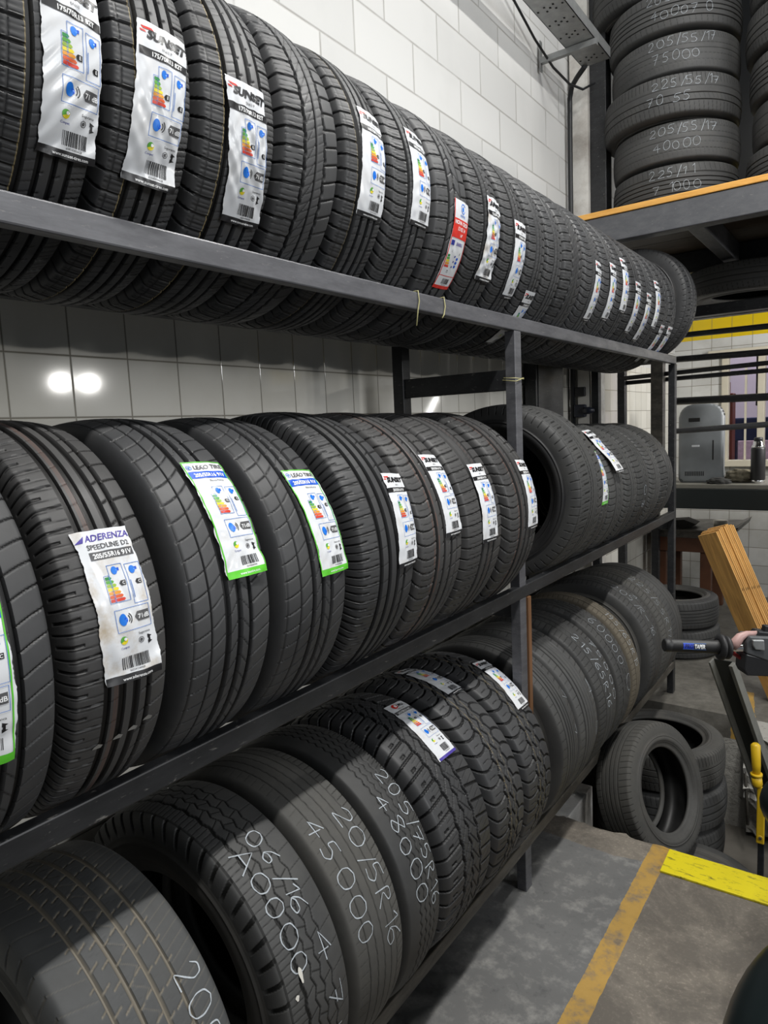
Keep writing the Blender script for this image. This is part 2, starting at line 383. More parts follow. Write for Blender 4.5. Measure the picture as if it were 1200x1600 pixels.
def pat_slots(p, t):
    p.ring(-.42 * t, .0055, zig=.0012, n=66).ring(.02 * t, .0045).ring(.38 * t, .0055, zig=.0012, n=66)
    p.lat(-1.6 * t, -.45 * t, 60, .0048, .005, .06, 0); p.sipe(-1.1 * t, -.48 * t, 180, .06)
    p.lat(.42 * t, 1.6 * t, 60, .0042, .005, .3); p.sipe(-.35 * t, .36 * t, 120, .55)
    p.lat(-.36 * t, -.02 * t, 60, .0022, .003, 1.6)
def pat_blocks(p, t):
    p.ring(-.38 * t, .006).ring(.0, .006, zig=.003, n=50).ring(.42 * t, .006)
    p.lat(-1.6 * t, -.38 * t, 50, .0038, .005, .10, 0); p.sipe(-1.0 * t, -.4 * t, 100, .1, ph=.25)
    p.lat(.42 * t, 1.6 * t, 50, .004, .005, .2); p.lat(-.36 * t, 0, 50, .0028, .004, .7); p.lat(0, .4 * t, 50, .0028, .004, -.7)
def pat_scallop(p, t):
    p.ring(-.34 * t, .0060).ring(.04 * t, .0055).ring(.40 * t, .0060)
    p.lat(-1.6 * t, -.36 * t, 78, .0036, .005, .0, 7.0, -.68 * t); p.sipe(-1.0 * t, -.38 * t, 234, 0, 7.0, -.68 * t)
    p.lat(.42 * t, 1.6 * t, 78, .0036, .005, .1, -5, .7 * t); p.sipe(-.30 * t, 0, 156, .4); p.lat(.08 * t, .22 * t, 78, .003, .004, .5)
def pat_aderenza(p, t):
    p.ring(-.44 * t, .0085).ring(-.10 * t, .0085).ring(.24 * t, .0085).ring(.56 * t, .0075)
    p.lat(-1.6 * t, -.47 * t, 56, .0030, .004, .04, .8); p.sipe(-1.2 * t, -.5 * t, 112, .04, .8, ph=.25); p.lat(-1.5 * t, -.85 * t, 56, .0042, .004, .04, .8, ph=.5)
    p.lat(-.16 * t, -.06 * t, 56, .0040, .004, .5); p.lat(.17 * t, .24 * t, 56, .0040, .004, .5); p.lat(.34 * t, .56 * t, 56, .0032, .003, .55)
    p.lat(.60 * t, 1.6 * t, 56, .0036, .004, .35, -2, .6 * t); p.sipe(-.40 * t, -.14 * t, 56, .3)
def pat_aderenza_red(p, t): pat_aderenza(p, t); p.paint(-.27 * t, .0016, .35).paint(-.22 * t, .0016, .3).paint(-.17 * t, .0016, .25)
def pat_net(p, t):
    p.ring(-.20 * t, .0080).ring(.12 * t, .0080).ring(.44 * t, .0080).ring(-.60 * t, .0022, .003)
    p.lat(-1.05 * t, -.22 * t, 62, .0024, .0035, .45, 6.5, -.75 * t); p.lat(.46 * t, 1.6 * t, 62, .0028, .004, .5, -3, .5 * t)
    p.lat(-.16 * t, .10 * t, 62, .0020, .003, 1.4); p.lat(.15 * t, .42 * t, 62, .0020, .003, -1.2); p.ring(-1.0 * t, .002, .002)
def pat_sunset(p, t):
    p.ring(-.40 * t, .0085).ring(-.02 * t, .0075).ring(.34 * t, .0085).ring(.68 * t, .003, .003)
    p.lat(-1.5 * t, -.45 * t, 60, .0042, .005, .12, 8.5, -.72 * t); p.sipe(-1.0 * t, -.46 * t, 120, .12, 8.5, -.72 * t)
    p.lat(.42 * t, 1.6 * t, 60, .004, .005, .3, -3, .5 * t); p.lat(-.16 * t, -.03 * t, 60, .0034, .004, .9); p.lat(.18 * t, .34 * t, 60, .003, .004, .9)
    p.paint(-.30 * t, .0018, .75, 37).paint(-.52 * t, .0016, .5, 29)
def pat_sunset2(p, t):
    p.ring(-.30 * t, .0095).ring(.06 * t, .0060).ring(.40 * t, .0085)
    p.lat(-1.5 * t, -.36 * t, 68, .0032, .005, .10, 1.5, -.72 * t); p.sipe(-1.0 * t, -.40 * t, 136, .10, 1.5, -.72 * t, ph=.25)
    p.lat(.45 * t, 1.6 * t, 68, .0035, .005, .3, -3, .5 * t); p.lat(-.02 * t, .06 * t, 68, .003, .004, .8); p.sipe(.12 * t, .36 * t, 136, .5)
    p.paint(.22 * t, .0016, .35, 31)
def pat_van(p, t):
    p.ring(-.30 * t, .0040, zig=.0010, n=110).ring(-.12 * t, .0040, zig=.0010, n=110).ring(.32 * t, .0040, zig=.0010, n=110).ring(.12 * t, .0026, .003)
    p.lat(-.78 * t, -.42 * t, 64, .0058, .004, .12); p.lat(.45 * t, .80 * t, 64, .0058, .004, .12); p.lat(-1.35 * t, -1.0 * t, 64, .0030, .003, .1, ph=.5)
    p.sipe(-.98 * t, -.45 * t, 128, .12, ph=.25); p.ring(-1.03 * t, .0022, .002)
def pat_ribs(p, t):
    p.ring(-.42 * t, .0055).ring(-.06 * t, .0055).ring(.32 * t, .0055).ring(.62 * t, .003, .003)
    p.lat(-1.5 * t, -.5 * t, 70, .0030, .004, .15, 3, -.6 * t); p.lat(.66 * t, 1.5 * t, 70, .0030, .004, .2); p.sipe(-.38 * t, -.1 * t, 140, .5); p.lat(.0, .26 * t, 70, .0028, .003, -.6)
def pat_truck(p, t):                                  # four straight dusty grooves with notches, stepped sipes
    for c, dr in ((-.52 * t, 1), (-.17 * t, -1), (.17 * t, -1), (.52 * t, -1)):
        p.ring(c, .0052, .0035)
        p.lat(min(c, c + dr * .017), max(c, c + dr * .017), 58, .0036, .003, .5, cc=c, ph=.3 * abs(c / t))
        p.lat(min(c, c - dr * .012), max(c, c - dr * .012), 58, .0032, .003, .5, cc=c, ph=.5 + .3 * abs(c / t))
    p.ring(0, .0018, .0012, zig=.010, n=58, col=.45)
    p.sipe(.58 * t, 1.1 * t, 116, .4, w=.0014, col=.35); p.sipe(-1.1 * t, -.58 * t, 58, -.3, w=.0014, col=.3)
    for k, c in enumerate((-.36, -.27, -.08, .08, .27, .36)): p.lat(c * t - .004, c * t + .004, 116, .0016, .001, .2, ph=.17 * k, col=-.0 + .0)
    p.lat(-1.7 * t, -1.12 * t, 58, .006, .004, .3, col=.2)
def pat_worn_blocks(p, t):                            # worn zigzag grooves and blocky left shoulder
    p.ring(-.52 * t, .0060, .003, zig=.002, n=54, col=.9); p.ring(-.18 * t, .0030, .002, zig=.0035, n=54).ring(.12 * t, .0028, .002, zig=.0035, n=54, ph=.3).ring(.46 * t, .0028, .002, zig=.003, n=54)
    p.lat(-1.8 * t, -.98 * t, 54, .012, .006, .25); p.sipe(-.96 * t, -.56 * t, 162, .1, w=.0020); p.lat(-.48 * t, -.2 * t, 54, .0026, .002, .6); p.lat(-.16 * t, .10 * t, 54, .0026, .002, -.4, ph=.4); p.lat(.16 * t, .44 * t, 54, .0026, .002, .4)
    p.sipe(.52 * t, 1.05 * t, 54, .2); p.ring(-1.0 * t, .003, .002, col=.5)
def pat_dashes(p, t):                                 # smooth ribs with thin broken grooves
    for c in (-.62, -.30, .02, .34, .66): p.ring(c * t, .0024, .0014, zig=.0006, n=90, col=.55)
    p.sipe(-.98 * t, -.66 * t, 90, .2, w=.0014, depth=.001, col=.4); p.sipe(.70 * t, 1.2 * t, 120, .2, w=.002, depth=.0015)
def pat_wavy(p, t):
    for c in (-.45, -.15, .15, .45): p.wave(c * t, .0026, .0024, 84, .002, .9)
    p.sipe(.55 * t, 1.15 * t, 150, .3, w=.002); p.lat(.9 * t, 1.6 * t, 150, .003, .003, .3)
def pat_at_lugs(p, t):                                # all-terrain with big square shoulder lugs
    p.lat(-1.9 * t, -.46 * t, 52, .0085, .008, .20, 0); p.lat(-.92 * t, -.74 * t, 52, .010, .006, .20, ph=.5, col=.9)
    p.ring(-.43 * t, .0080, .006, zig=.0030, n=52); p.lat(-.74 * t, -.50 * t, 156, .0018, .0016, .25, ph=.2, col=.6)
    p.ring(-.06 * t, .0050, .006, zig=.0042, n=52, ph=.25); p.ring(.34 * t, .0070, .006, zig=.0036, n=52, ph=.6)
    p.lat(-.38 * t, -.08 * t, 52, .0040, .005, 1.3, ph=.3); p.lat(-.03 * t, .30 * t, 52, .0040, .005, -1.3, ph=.1); p.lat(.40 * t, 1.9 * t, 52, .0085, .008, -.2, ph=.5)
    p.sipe(-.34 * t, -.12 * t, 104, -.8); p.sipe(.0, .28 * t, 104, .8); p.sipe(.46 * t, .95 * t, 104, .3)
def pat_at_scoops(p, t):                              # all-terrain with rounded scoop lugs
    p.lat(-1.9 * t, -.36 * t, 46, .0085, .008, .20, 11, -.70 * t); p.ring(-.33 * t, .0060, .006, zig=.0055, n=46, ph=.1)
    p.ring(.0, .0046, .006, zig=.0070, n=46, ph=.4); p.ring(.36 * t, .0060, .006, zig=.0055, n=46, ph=.2)
    p.lat(-.32 * t, -.04 * t, 46, .0042, .006, 1.4, ph=.2); p.lat(.03 * t, .33 * t, 46, .0042, .006, 1.4, ph=.7); p.lat(.38 * t, 1.9 * t, 46, .0085, .008, -.25, -11, .70 * t, ph=.3)
    p.lat(-.90 * t, -.58 * t, 46, .0026, .003, .1, ph=.5, col=.9); p.lat(-.62 * t, -.40 * t, 92, .0018, .0016, -.3, ph=.1, col=.6); p.sipe(-.28 * t, -.04 * t, 138, -1.0, w=.002); p.sipe(.05 * t, .31 * t, 138, -1.0, w=.002)
    p.paint(-.20 * t, .0014, .4, 43).paint(.17 * t, .0013, .3, 37)
def pat_lines(p, t):                                  # highway ribs, five thin straight grooves
    for c in (-.62, -.34, -.08, .20, .48): p.ring(c * t, .0034, .004)
    p.sipe(-1.05 * t, -.66 * t, 70, .2, w=.002); p.sipe(.55 * t, 1.3 * t, 70, .2, w=.0026, depth=.002)
def pat_zig(p, t):
    for c in (-.55, -.2, .15, .5): p.ring(c * t, .0036, .004, zig=.0022, n=44, ph=c)
    p.sipe(-1.05 * t, -.58 * t, 80, .2, w=.002); p.sipe(.55 * t, 1.4 * t, 80, .2, w=.0028, depth=.0025); p.sipe(-.16 * t, .12 * t, 88, 1.0)
def pat_sipes(p, t):
    for c in (-.5, -.1, .3): p.ring(c * t, .0030, .003)
    p.lat(.5 * t, 1.25 * t, 100, .0026, .0025, .1); p.lat(-1.1 * t, -.55 * t, 90, .0022, .002, .15); p.sipe(-.45 * t, -.14 * t, 90, .5)
def pat_bald(p, t):
    for c in (-.45, 0, .45): p.ring(c * t, .004, .002, col=.8)
    p.sipe(.6 * t, 1.2 * t, 80, .2, w=.0025); p.sipe(-1.2 * t, -.6 * t, 80, .2, w=.0025)

_tyre_cache = {}
def crown(R, tw, cd, a): return R - cd * np.minimum(np.abs(a) / tw, 1.3) ** 2.3
def tyre_mesh(pat, R, W, rim, mt, ms, res=1.0, cd=.007):
    """tread, two sidewalls and inner liner of a tyre whose axis is local Y. W = overall width"""
    key = (pat.__name__, round(R, 4), round(W, 4), rim, mt, ms, res)
    if key in _tyre_cache: return _tyre_cache[key]
    h = W / 2; tw = h * .80
    # outer profile right half: crown, rounded shoulder, upper sidewall
    right = [(tw * x, float(crown(R, tw, cd, tw * x))) for x in np.linspace(0, 1, 30)]
    sr = h * .98 - tw
    x0, r0 = right[-1]
    for k in range(1, 11):
        u = k / 10; right.append((x0 + sr * sin(u * PI / 2) * .86, r0 - .002 * u - .042 * (1 - cos(u * PI / 2))))
    right = np.array(right)
    prof = np.vstack([right[::-1] * [-1, 1], right[1:]])
    seg = np.r_[0, np.cumsum(np.hypot(*np.diff(prof, axis=0).T))]
    na = int(96 * res); nt_ = int(860 * res)
    q = np.linspace(0, seg[-1], na); a = np.interp(q, seg, prof[:, 0]); r = np.interp(q, seg, prof[:, 1])
    arc = q - seg[-1] / 2                                  # lateral coordinate unrolled over the shoulder
    th = np.linspace(0, 2 * PI, nt_, endpoint=False); circ = 2 * PI * R
    S, A = np.meshgrid(th * R, arc, indexing='ij')
    p = Pat(S, A, circ, R); pat(p, tw)
    # grooves fade out over the edge of the upper sidewall
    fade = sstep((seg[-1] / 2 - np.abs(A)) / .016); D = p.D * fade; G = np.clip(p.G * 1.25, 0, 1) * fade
    # inward normal of the profile
    ta = np.gradient(a); tr = np.gradient(r); L = np.hypot(ta, tr); na_, nr_ = -tr / L, ta / L
    rr = r[None, :] - D * nr_[None, :]; aa = a[None, :] - D * na_[None, :]
    V = np.stack([rr * np.cos(th)[:, None], aa, rr * np.sin(th)[:, None]], -1).reshape(-1, 3)
    i = np.arange(nt_)[:, None]; j = np.arange(na - 1)[None, :]; i2 = (i + 1) % nt_
    F = np.stack([i * na + j, i * na + j + 1, i2 * na + j + 1, i2 * na + j], -1).reshape(-1, 4)
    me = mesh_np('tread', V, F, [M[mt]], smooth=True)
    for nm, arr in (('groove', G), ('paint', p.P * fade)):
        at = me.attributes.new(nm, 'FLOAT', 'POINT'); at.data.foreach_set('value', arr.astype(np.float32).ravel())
    me.set_sharp_from_angle(angle=rad(32))
    # sidewalls
    ns = 128
    xe, re_ = prof[-1]; xe = float(xe); re_ = float(re_)
    def lathe_np(name, pr, mat):
        pr = np.array(pr); m = len(pr); t = np.linspace(0, 2 * PI, ns, endpoint=False)
        V = np.stack([pr[None, :, 1] * np.cos(t)[:, None], np.repeat(pr[None, :, 0], ns, 0), pr[None, :, 1] * np.sin(t)[:, None]], -1).reshape(-1, 3)
        i = np.arange(ns)[:, None]; j = np.arange(m - 1)[None, :]; i2 = (i + 1) % ns
        F = np.stack([i * m + j, i * m + j + 1, i2 * m + j + 1, i2 * m + j], -1).reshape(-1, 4)
        return mesh_np(name, V, F, [mat], smooth=True)
    bead = h * .80
    side = [(xe, re_), (xe + .001, re_ - .004)]
    mid = (re_ + rim) / 2
    for k in range(1, 12):
        u = k / 12; rr_ = re_ - .004 - (re_ - .004 - rim - .012) * u
        x = xe + (h - xe) * sin(min(1, u * 2.2) * PI / 2) - (h - bead) * max(0, (u - .42) / .58) ** 1.6
        if k in (2, 9): side += [(x + .0016, rr_ + .003), (x + .0016, rr_)]
        side.append((x, rr_ - .001 if k in (2, 9) else rr_))
    side += [(bead + .002, rim + .008), (bead, rim + .002), (bead - .006, rim), (bead - .013, rim + .003), (bead - .014, rim + .016)]
    sR = lathe_np('sidewall', side, M[ms]); sL = lathe_np('sidewall', [(-x, y) for x, y in side][::-1], M[ms])
    it = R - .022; inn = []
    for k in range(0, 9):
        u = k / 8; inn.append((bead - .014 + (h - .012 - bead + .014) * sin(min(1, u * 1.6) * PI / 2), rim + .016 + (it - .03 - rim - .016) * u))
    inn += [(h - .02, it - .012), (h - .035, it - .003), (h * .4, it)]
    full = inn + [(-x, y) for x, y in inn[::-1]]
    iL = lathe_np('inner_liner', full[::-1], M['liner'])
    _tyre_cache[key] = (me, sR, sL, iL, dict(R=R, tw=tw, cd=cd, h=h))
    return _tyre_cache[key]
def tyre(spec, loc, label, group, rot=(0, 0, 0), spin=None, name='tyre', cat='tyre'):
    me, sR, sL, iL, info = tyre_mesh(*spec[0], **spec[1])
    root = empty(name, loc, rot); tag(root, label, cat, group)
    sp = random.uniform(0, 6.28) if spin is None else spin
    for nm, m in (('tread', me), ('sidewall', sL), ('sidewall', sR), ('inner_liner', iL)):
        o = link(nm, m, root); o.rotation_euler = (0, sp, 0)
    root_info[root.name] = info
    return root
root_info = {}

# ------------------------------------------------------------------ labels on tyres
COL = dict(blue=(.008, .17, .68), line=(.10, .22, .55), black=(.012, .012, .014), grey=(.09, .09, .095), white=(.80, .81, .82), red=(.62, .03, .02), purple=(.07, .05, .30),
           g1=(.02, .22, .05), g2=(.10, .36, .05), g3=(.30, .45, .05), y=(.75, .62, .03), o=(.72, .30, .03), r1=(.66, .11, .03), r2=(.60, .05, .03), lime=(.10, .50, .03), navy=(.02, .03, .25), dimblue=(.004, .085, .56), brown=(.25, .08, .03))
_glyph = {}
def text_geo(txt, size, shear=0, bold=0):
    k = (txt, shear, bold)
    if k not in _glyph:
        cu = bpy.data.curves.new('t', 'FONT'); cu.body = txt; cu.size = 1; cu.shear = shear; cu.offset = bold; cu.resolution_u = 2; cu.align_x = 'CENTER'
        ob = bpy.data.objects.new('t', cu); C.objects.link(ob)
        dg = bpy.context.evaluated_depsgraph_get(); dg.update(); me = ob.evaluated_get(dg).to_mesh()
        V = np.array([v.co[:2] for v in me.vertices]).reshape(-1, 2); me.calc_loop_triangles(); T = np.array([t.vertices[:] for t in me.loop_triangles]).reshape(-1, 3)
        ob.evaluated_get(dg).to_mesh_clear(); C.objects.unlink(ob); bpy.data.objects.remove(ob); bpy.data.curves.remove(cu)
        _glyph[k] = (V, T)
    V, T = _glyph[k]; return V * size, T
class Print:
    """flat artwork in millimetres: x across the label, q down the label"""
    def __init__(s): s.V = []; s.T = []; s.K = []; s.L = []; s.n = 0
    def tris(s, V, T, col, lay=0):
        V = np.asarray(V, float); T = np.asarray(T)
        for _ in range(4):                                    # keep facets small so that they follow the paper
            e = np.stack([np.hypot(*(V[T[:, i]] - V[T[:, (i + 1) % 3]]).T) for i in range(3)], 1).max(1); big = e > 4.5
            if not big.any(): break
            B = T[big]; n0 = len(V); m = len(B)
            V = np.vstack([V, (V[B[:, 0]] + V[B[:, 1]]) / 2, (V[B[:, 1]] + V[B[:, 2]]) / 2, (V[B[:, 2]] + V[B[:, 0]]) / 2])
            a, b, c = n0 + np.arange(m), n0 + m + np.arange(m), n0 + 2 * m + np.arange(m)
            T = np.vstack([T[~big], np.c_[B[:, 0], a, c], np.c_[a, B[:, 1], b], np.c_[c, b, B[:, 2]], np.c_[a, b, c]])
        s.V.append(V); s.T.append(np.asarray(T) + s.n); s.K.append(np.tile(COL[col], (len(V), 1))); s.L.append(np.full(len(V), lay)); s.n += len(V); return s
    def rect(s, x0, q0, x1, q1, col, lay=0):
        nx = max(1, int(abs(x1 - x0) / 7)); nq = max(1, int(abs(q1 - q0) / 7))
        X, Q = np.meshgrid(np.linspace(x0, x1, nx + 1), np.linspace(q0, q1, nq + 1)); V = np.c_[X.ravel(), Q.ravel()]; T = []
        for j in range(nq):
            for i in range(nx):
                a = j * (nx + 1) + i; T += [(a, a + 1, a + nx + 2), (a, a + nx + 2, a + nx + 1)]
        return s.tris(V, T, col, lay)
    def frame(s, x0, q0, x1, q1, col, w=.7):
        s.rect(x0, q0, x1, q0 + w, col); s.rect(x0, q1 - w, x1, q1, col); s.rect(x0, q0, x0 + w, q1, col); return s.rect(x1 - w, q0, x1, q1, col)
    def poly(s, P, col, lay=0):
        n = len(P); c = np.mean(P, 0); return s.tris(np.vstack([P, c]), [(i, (i + 1) % n, n) for i in range(n)], col, lay)
    def disc(s, x, q, rx, rq, col, a0=0, a1=360, lay=0):
        P = [(x + rx * cos(rad(t)), q + rq * sin(rad(t))) for t in np.linspace(a0, a1, 20)]
        return s.poly(P, col, lay)
    def arc(s, x, q, r, w, a0, a1, col):
        t = np.radians(np.linspace(a0, a1, 8)); V = np.vstack([np.c_[x + (r - w) * np.cos(t), q + (r - w) * np.sin(t)], np.c_[x + r * np.cos(t), q + r * np.sin(t)]])
        return s.tris(V, [(i, i + 1, i + 9) for i in range(7)] + [(i, i + 9, i + 8) for i in range(7)], col)
    def text(s, txt, x, q, size, col, shear=0, bold=0, lay=0, rot=0, sx=1.0):
        V, T = text_geo(txt, size, shear, bold); V = V * [sx, 1]
        V = np.c_[V[:, 0], -V[:, 1]]
        if rot: c_, s_ = cos(rad(rot)), sin(rad(rot)); V = np.c_[V[:, 0] * c_ - V[:, 1] * s_, V[:, 0] * s_ + V[:, 1] * c_]
        return s.tris(V + [x, q], T, col, lay)
def art_energy(p, x=0, q=0, cls=('C', 'C'), db='71 dB', lv=(3, 4)):
    """the seven colour bars with tyre pictograms and noise box; origin = top of the boxes"""
    p.frame(-10, q, 12, q + 50, 'line'); p.frame(-18, q + 13, -10.6, q + 50, 'line', .6); p.frame(16, q + 2, 38, q + 56, 'line')
    for x0, qq in ((-1, q + 8), (25, q + 11)): p.disc(x0, qq, 4.2, 5.4, 'blue'); p.rect(x0 + 4, qq - 3, x0 + 7, qq + 1, 'dimblue')
    for k, c in enumerate(('g1', 'g2', 'g3', 'y', 'o', 'r1', 'r2')):
        y = q + 15 + k * 4.9; l = 7 + k * 2.1
        p.poly([(-16.5, y), (-16.5 + l, y), (-16.5 + l + 2, y + 2), (-16.5 + l, y + 4), (-16.5, y + 4)], c)
    for cx, cq, ch in ((6, q + 15 + lv[0] * 5, cls[0]), (30, q + 17 + lv[1] * 5, cls[1])):
        p.poly([(cx - 5, cq), (cx - 2.5, cq - 3.4), (cx + 4, cq - 3.4), (cx + 4, cq + 3.4), (cx - 2.5, cq + 3.4)], 'black'); p.text(ch, cx + .8, cq + 1.9, 5.6, 'white', 0, .02, 1)
    p.rect(18, q + 24, 19, q + 48, 'line'); 
def art_noise(p, q, db='71 dB'):
    p.frame(-16, q, 36, q + 30, 'line'); p.disc(-6, q + 14, 5.6, 8, 'blue'); p.disc(-2, q + 15, 3, 3.4, 'dimblue')
    for r in (6, 9): p.arc(-1, q + 14, r, 1.3, -50, 50, 'black')
    p.poly([(12, q + 14), (16, q + 7.5), (34, q + 7.5), (34, q + 20.5), (16, q + 20.5)], 'grey'); p.text(db, 24.5, q + 17.4, 8.4, 'white', 0, .02, 1)
def art_eco(p, q):
    p.disc(-9, q + 8, 5.2, 5.4, 'g2', 150, 340); p.disc(-9, q + 8, 5.2, 5.4, 'y', -20, 150); p.disc(-7, q + 6.5, 2.2, 2.2, 'white', lay=1); p.text('Conpet', -9, q + 19, 4.2, 'navy')
    p.text('Seguranca', 22, q + 5, 4.6, 'black'); p.arc(16, q + 13, 4.4, .9, 0, 360, 'grey'); p.disc(16, q + 13, 2.2, 2.2, 'grey')
    p.poly([(26, q + 8), (33, q + 11), (26, q + 13.5)], 'black'); p.poly([(26, q + 16), (33, q + 18), (26, q + 21)], 'black'); p.rect(27, q + 11, 30, q + 18, 'black')
def art_bars(p, x0, q0, x1, q1, seed):
    rnd = random.Random(seed); x = x0
    while x < x1:
        w = rnd.choice((.5, .8, 1.2, 1.6)); p.rect(x, q0, min(x + w, x1), q1, 'black'); x += w + rnd.choice((.6, .9, 1.4))
    p.text(''.join(str(rnd.randint(0, 9)) for _ in range(12)), (x0 + x1) / 2, q1 + 4, 3.6, 'black')
def label_art(kind, size):
    """dict sub-part name -> Print ; label is 80 x 200 mm"""
    d = {}
    def nw(n): d[n] = Print(); return d[n]
    if kind.startswith('sunset'):
        p = nw('brand_lettering')
        p.text('SUNSET', 4, 22, 16, 'black', .3, .06, sx=1.14); p.poly([(-36, 8), (-20, 8), (-17, 11), (-33, 11)], 'red'); p.poly([(-38, 13), (-30, 13), (-28, 15.5), (-36, 15.5)], 'red')
        p.text(size[0], 4, 31, 5.6, 'grey')
        p = nw('size_band'); p.rect(-40, 35, 40, 45.5, 'black'); p.text(size[1], 4, 43.6, 8.2, 'white', 0, .03, 1)
        art_energy(nw('energy_rating'), q=52, cls=('E', 'E'), lv=(4, 5)); art_noise(nw('noise_rating'), 111, size[2]); art_eco(nw('approval_marks'), 145)
        art_bars(nw('barcode'), -10, 171, 24, 188, hash(size) % 1000 if False else len(size[1]) * 7); p = nw('web_strip'); p.rect(-40, 193.5, 40, 203, 'black'); p.text('www.sunset-tires.com', 3, 200.3, 5.4, 'white', 0, .01, 1)
    elif kind == 'aderenza':
        p = nw('brand_lettering'); p.text('ADERENZA', 6.5, 15, 12.5, 'purple', .25, .02, sx=.98); p.poly([(-39, 16), (-25, 7), (-28.5, 16)], 'purple'); p.text('SPEEDLINE D2', 4, 26.5, 9.6, 'grey', 0, .02)
        p = nw('size_band'); p.rect(-26, 30, 36, 41, 'grey'); p.text('205/55R16 91V', 5, 39, 8.8, 'white', 0, .03, 1)
        art_energy(nw('energy_rating'), q=50, cls=('C', 'C'), lv=(2.2, 2.2)); art_noise(nw('noise_rating'), 109, '71dB'); art_eco(nw('approval_marks'), 142)
        art_bars(nw('barcode'), -16, 172, 24, 188, 5); p = nw('web_strip'); p.rect(-40, 194, 40, 204, 'black'); p.text('www.aderenza.com', 3, 201.3, 5.4, 'white', 0, .01, 1)
    elif kind == 'leao':
        p = nw('green_border'); p.rect(-40, 0, 40, 2, 'lime'); p.rect(-40, 192, 40, 203, 'lime'); p.rect(-40, 2, -37.5, 192, 'lime'); p.rect(38, 2, 40, 192, 'lime')
        p = nw('brand_lettering'); p.text('LEAO TIRE', 7, 16, 11.5, 'grey', .12, .03, sx=1.08); p.text('~', -2.5, 10, 8, 'grey'); p.arc(-30, 12, 5.6, 1.3, 0, 360, 'line'); p.poly([(-33, 10), (-27, 10), (-30, 16)], 'line')
        p = nw('size_band'); p.rect(-37.5, 21, 38, 35, 'dimblue'); p.text(size[1], 2, 32, 10, 'white', 0, .035, 1); p.text('Nova-Force', 10, 42, 6, 'grey')
        art_energy(nw('energy_rating'), q=52, cls=('C', 'C'), lv=(2.6, 1.6)); art_noise(nw('noise_rating'), 111, '71dB'); art_eco(nw('approval_marks'), 145)
        art_bars(nw('barcode'), -6, 172, 28, 186, 9); nw('web_strip').text('www.leaotire.com', 3, 199.5, 5.2, 'white', 0, .01)
        d['web_strip'].L[-1][:] = 1
    elif kind == 'red':
        p = nw('red_border'); p.rect(-40, 0, -37, 200, 'red'); p.rect(37, 40, 40, 200, 'red'); p.rect(-40, 195, 40, 203, 'red'); p.rect(-40, 170, 40, 171.5, 'red')
        p = nw('emblem'); p.arc(2, 17, 12, 2, 20, 330, 'blue'); p.disc(2, 18, 5, 6, 'blue'); p.text('AUFINE', 2, 36, 8, 'line', 0, .02)
        p = nw('size_band'); p.rect(-40, 42, 40, 84, 'red'); p.text('NOVA CROP', 0, 54, 12, 'white', 0, .03, 1); p.text('13 02 14', 2, 67, 12, 'white', 0, .02, 1); p.text('14"', 4, 80, 10, 'white', 0, .02, 1)
        p = nw('rating_scale'); p.rect(-34, 90, -20, 101, 'navy'); p.text('ENERG', 6, 99.5, 10, 'purple', 0, .02)
        for k, c in enumerate(('g1', 'g2', 'y', 'o', 'r2')): p.rect(-34, 122 + k * 6, -24 + k * 2.2, 127 + k * 6, c)
        for k in range(3): p.disc(14, 128 + k * 9, 5, 3.4, 'dimblue'); p.disc(0, 124 + 12 * k, 2.5, 2.5, 'navy')
        p.text('A', 20, 118, 9, 'grey', .2); p.text('C', -20, 116, 7, 'grey'); p.text('72', -12, 163, 9, 'black')
        art_bars(nw('barcode'), -14, 177, 20, 190, 31)
    elif kind == 'at':
        p = nw('brand_lettering'); p.disc(-8, 14, 11, 9, 'red'); p.disc(-5, 14, 5, 5, 'white', lay=1); p.text('URU', 14, 19, 14, 'black', .2, .03); p.text('ATR-1 A/T', 6, 29, 6, 'grey')
        p = nw('size_band'); p.rect(-36, 33, 38, 45, 'grey'); p.text(size[1], 1, 43, 9, 'white', 0, .03, 1)
        art_energy(nw('energy_rating'), q=51, cls=('E', 'C'), lv=(2, 2)); art_noise(nw('noise_rating'), 110, '72dB'); art_eco(nw('approval_marks'), 144)
        art_bars(nw('barcode'), -2, 170, 26, 188, 17); p = nw('web_strip'); p.rect(-36, 196, 40, 203, 'purple')
    return d
def wrinkle(x, q, seed, amp):
    amp = amp * 1.5
    r = np.random.RandomState(seed); z = np.zeros_like(x)
    for k in range(7):
        kx, kq, ph = r.uniform(-.16, .16), r.uniform(-.13, .13), r.uniform(0, 6.28); z = z + np.abs(np.sin(kx * x + kq * q + ph)) ** 2.5 * r.uniform(.2, 1)
    return amp * z / 7 * 2
_lab_cache = {}
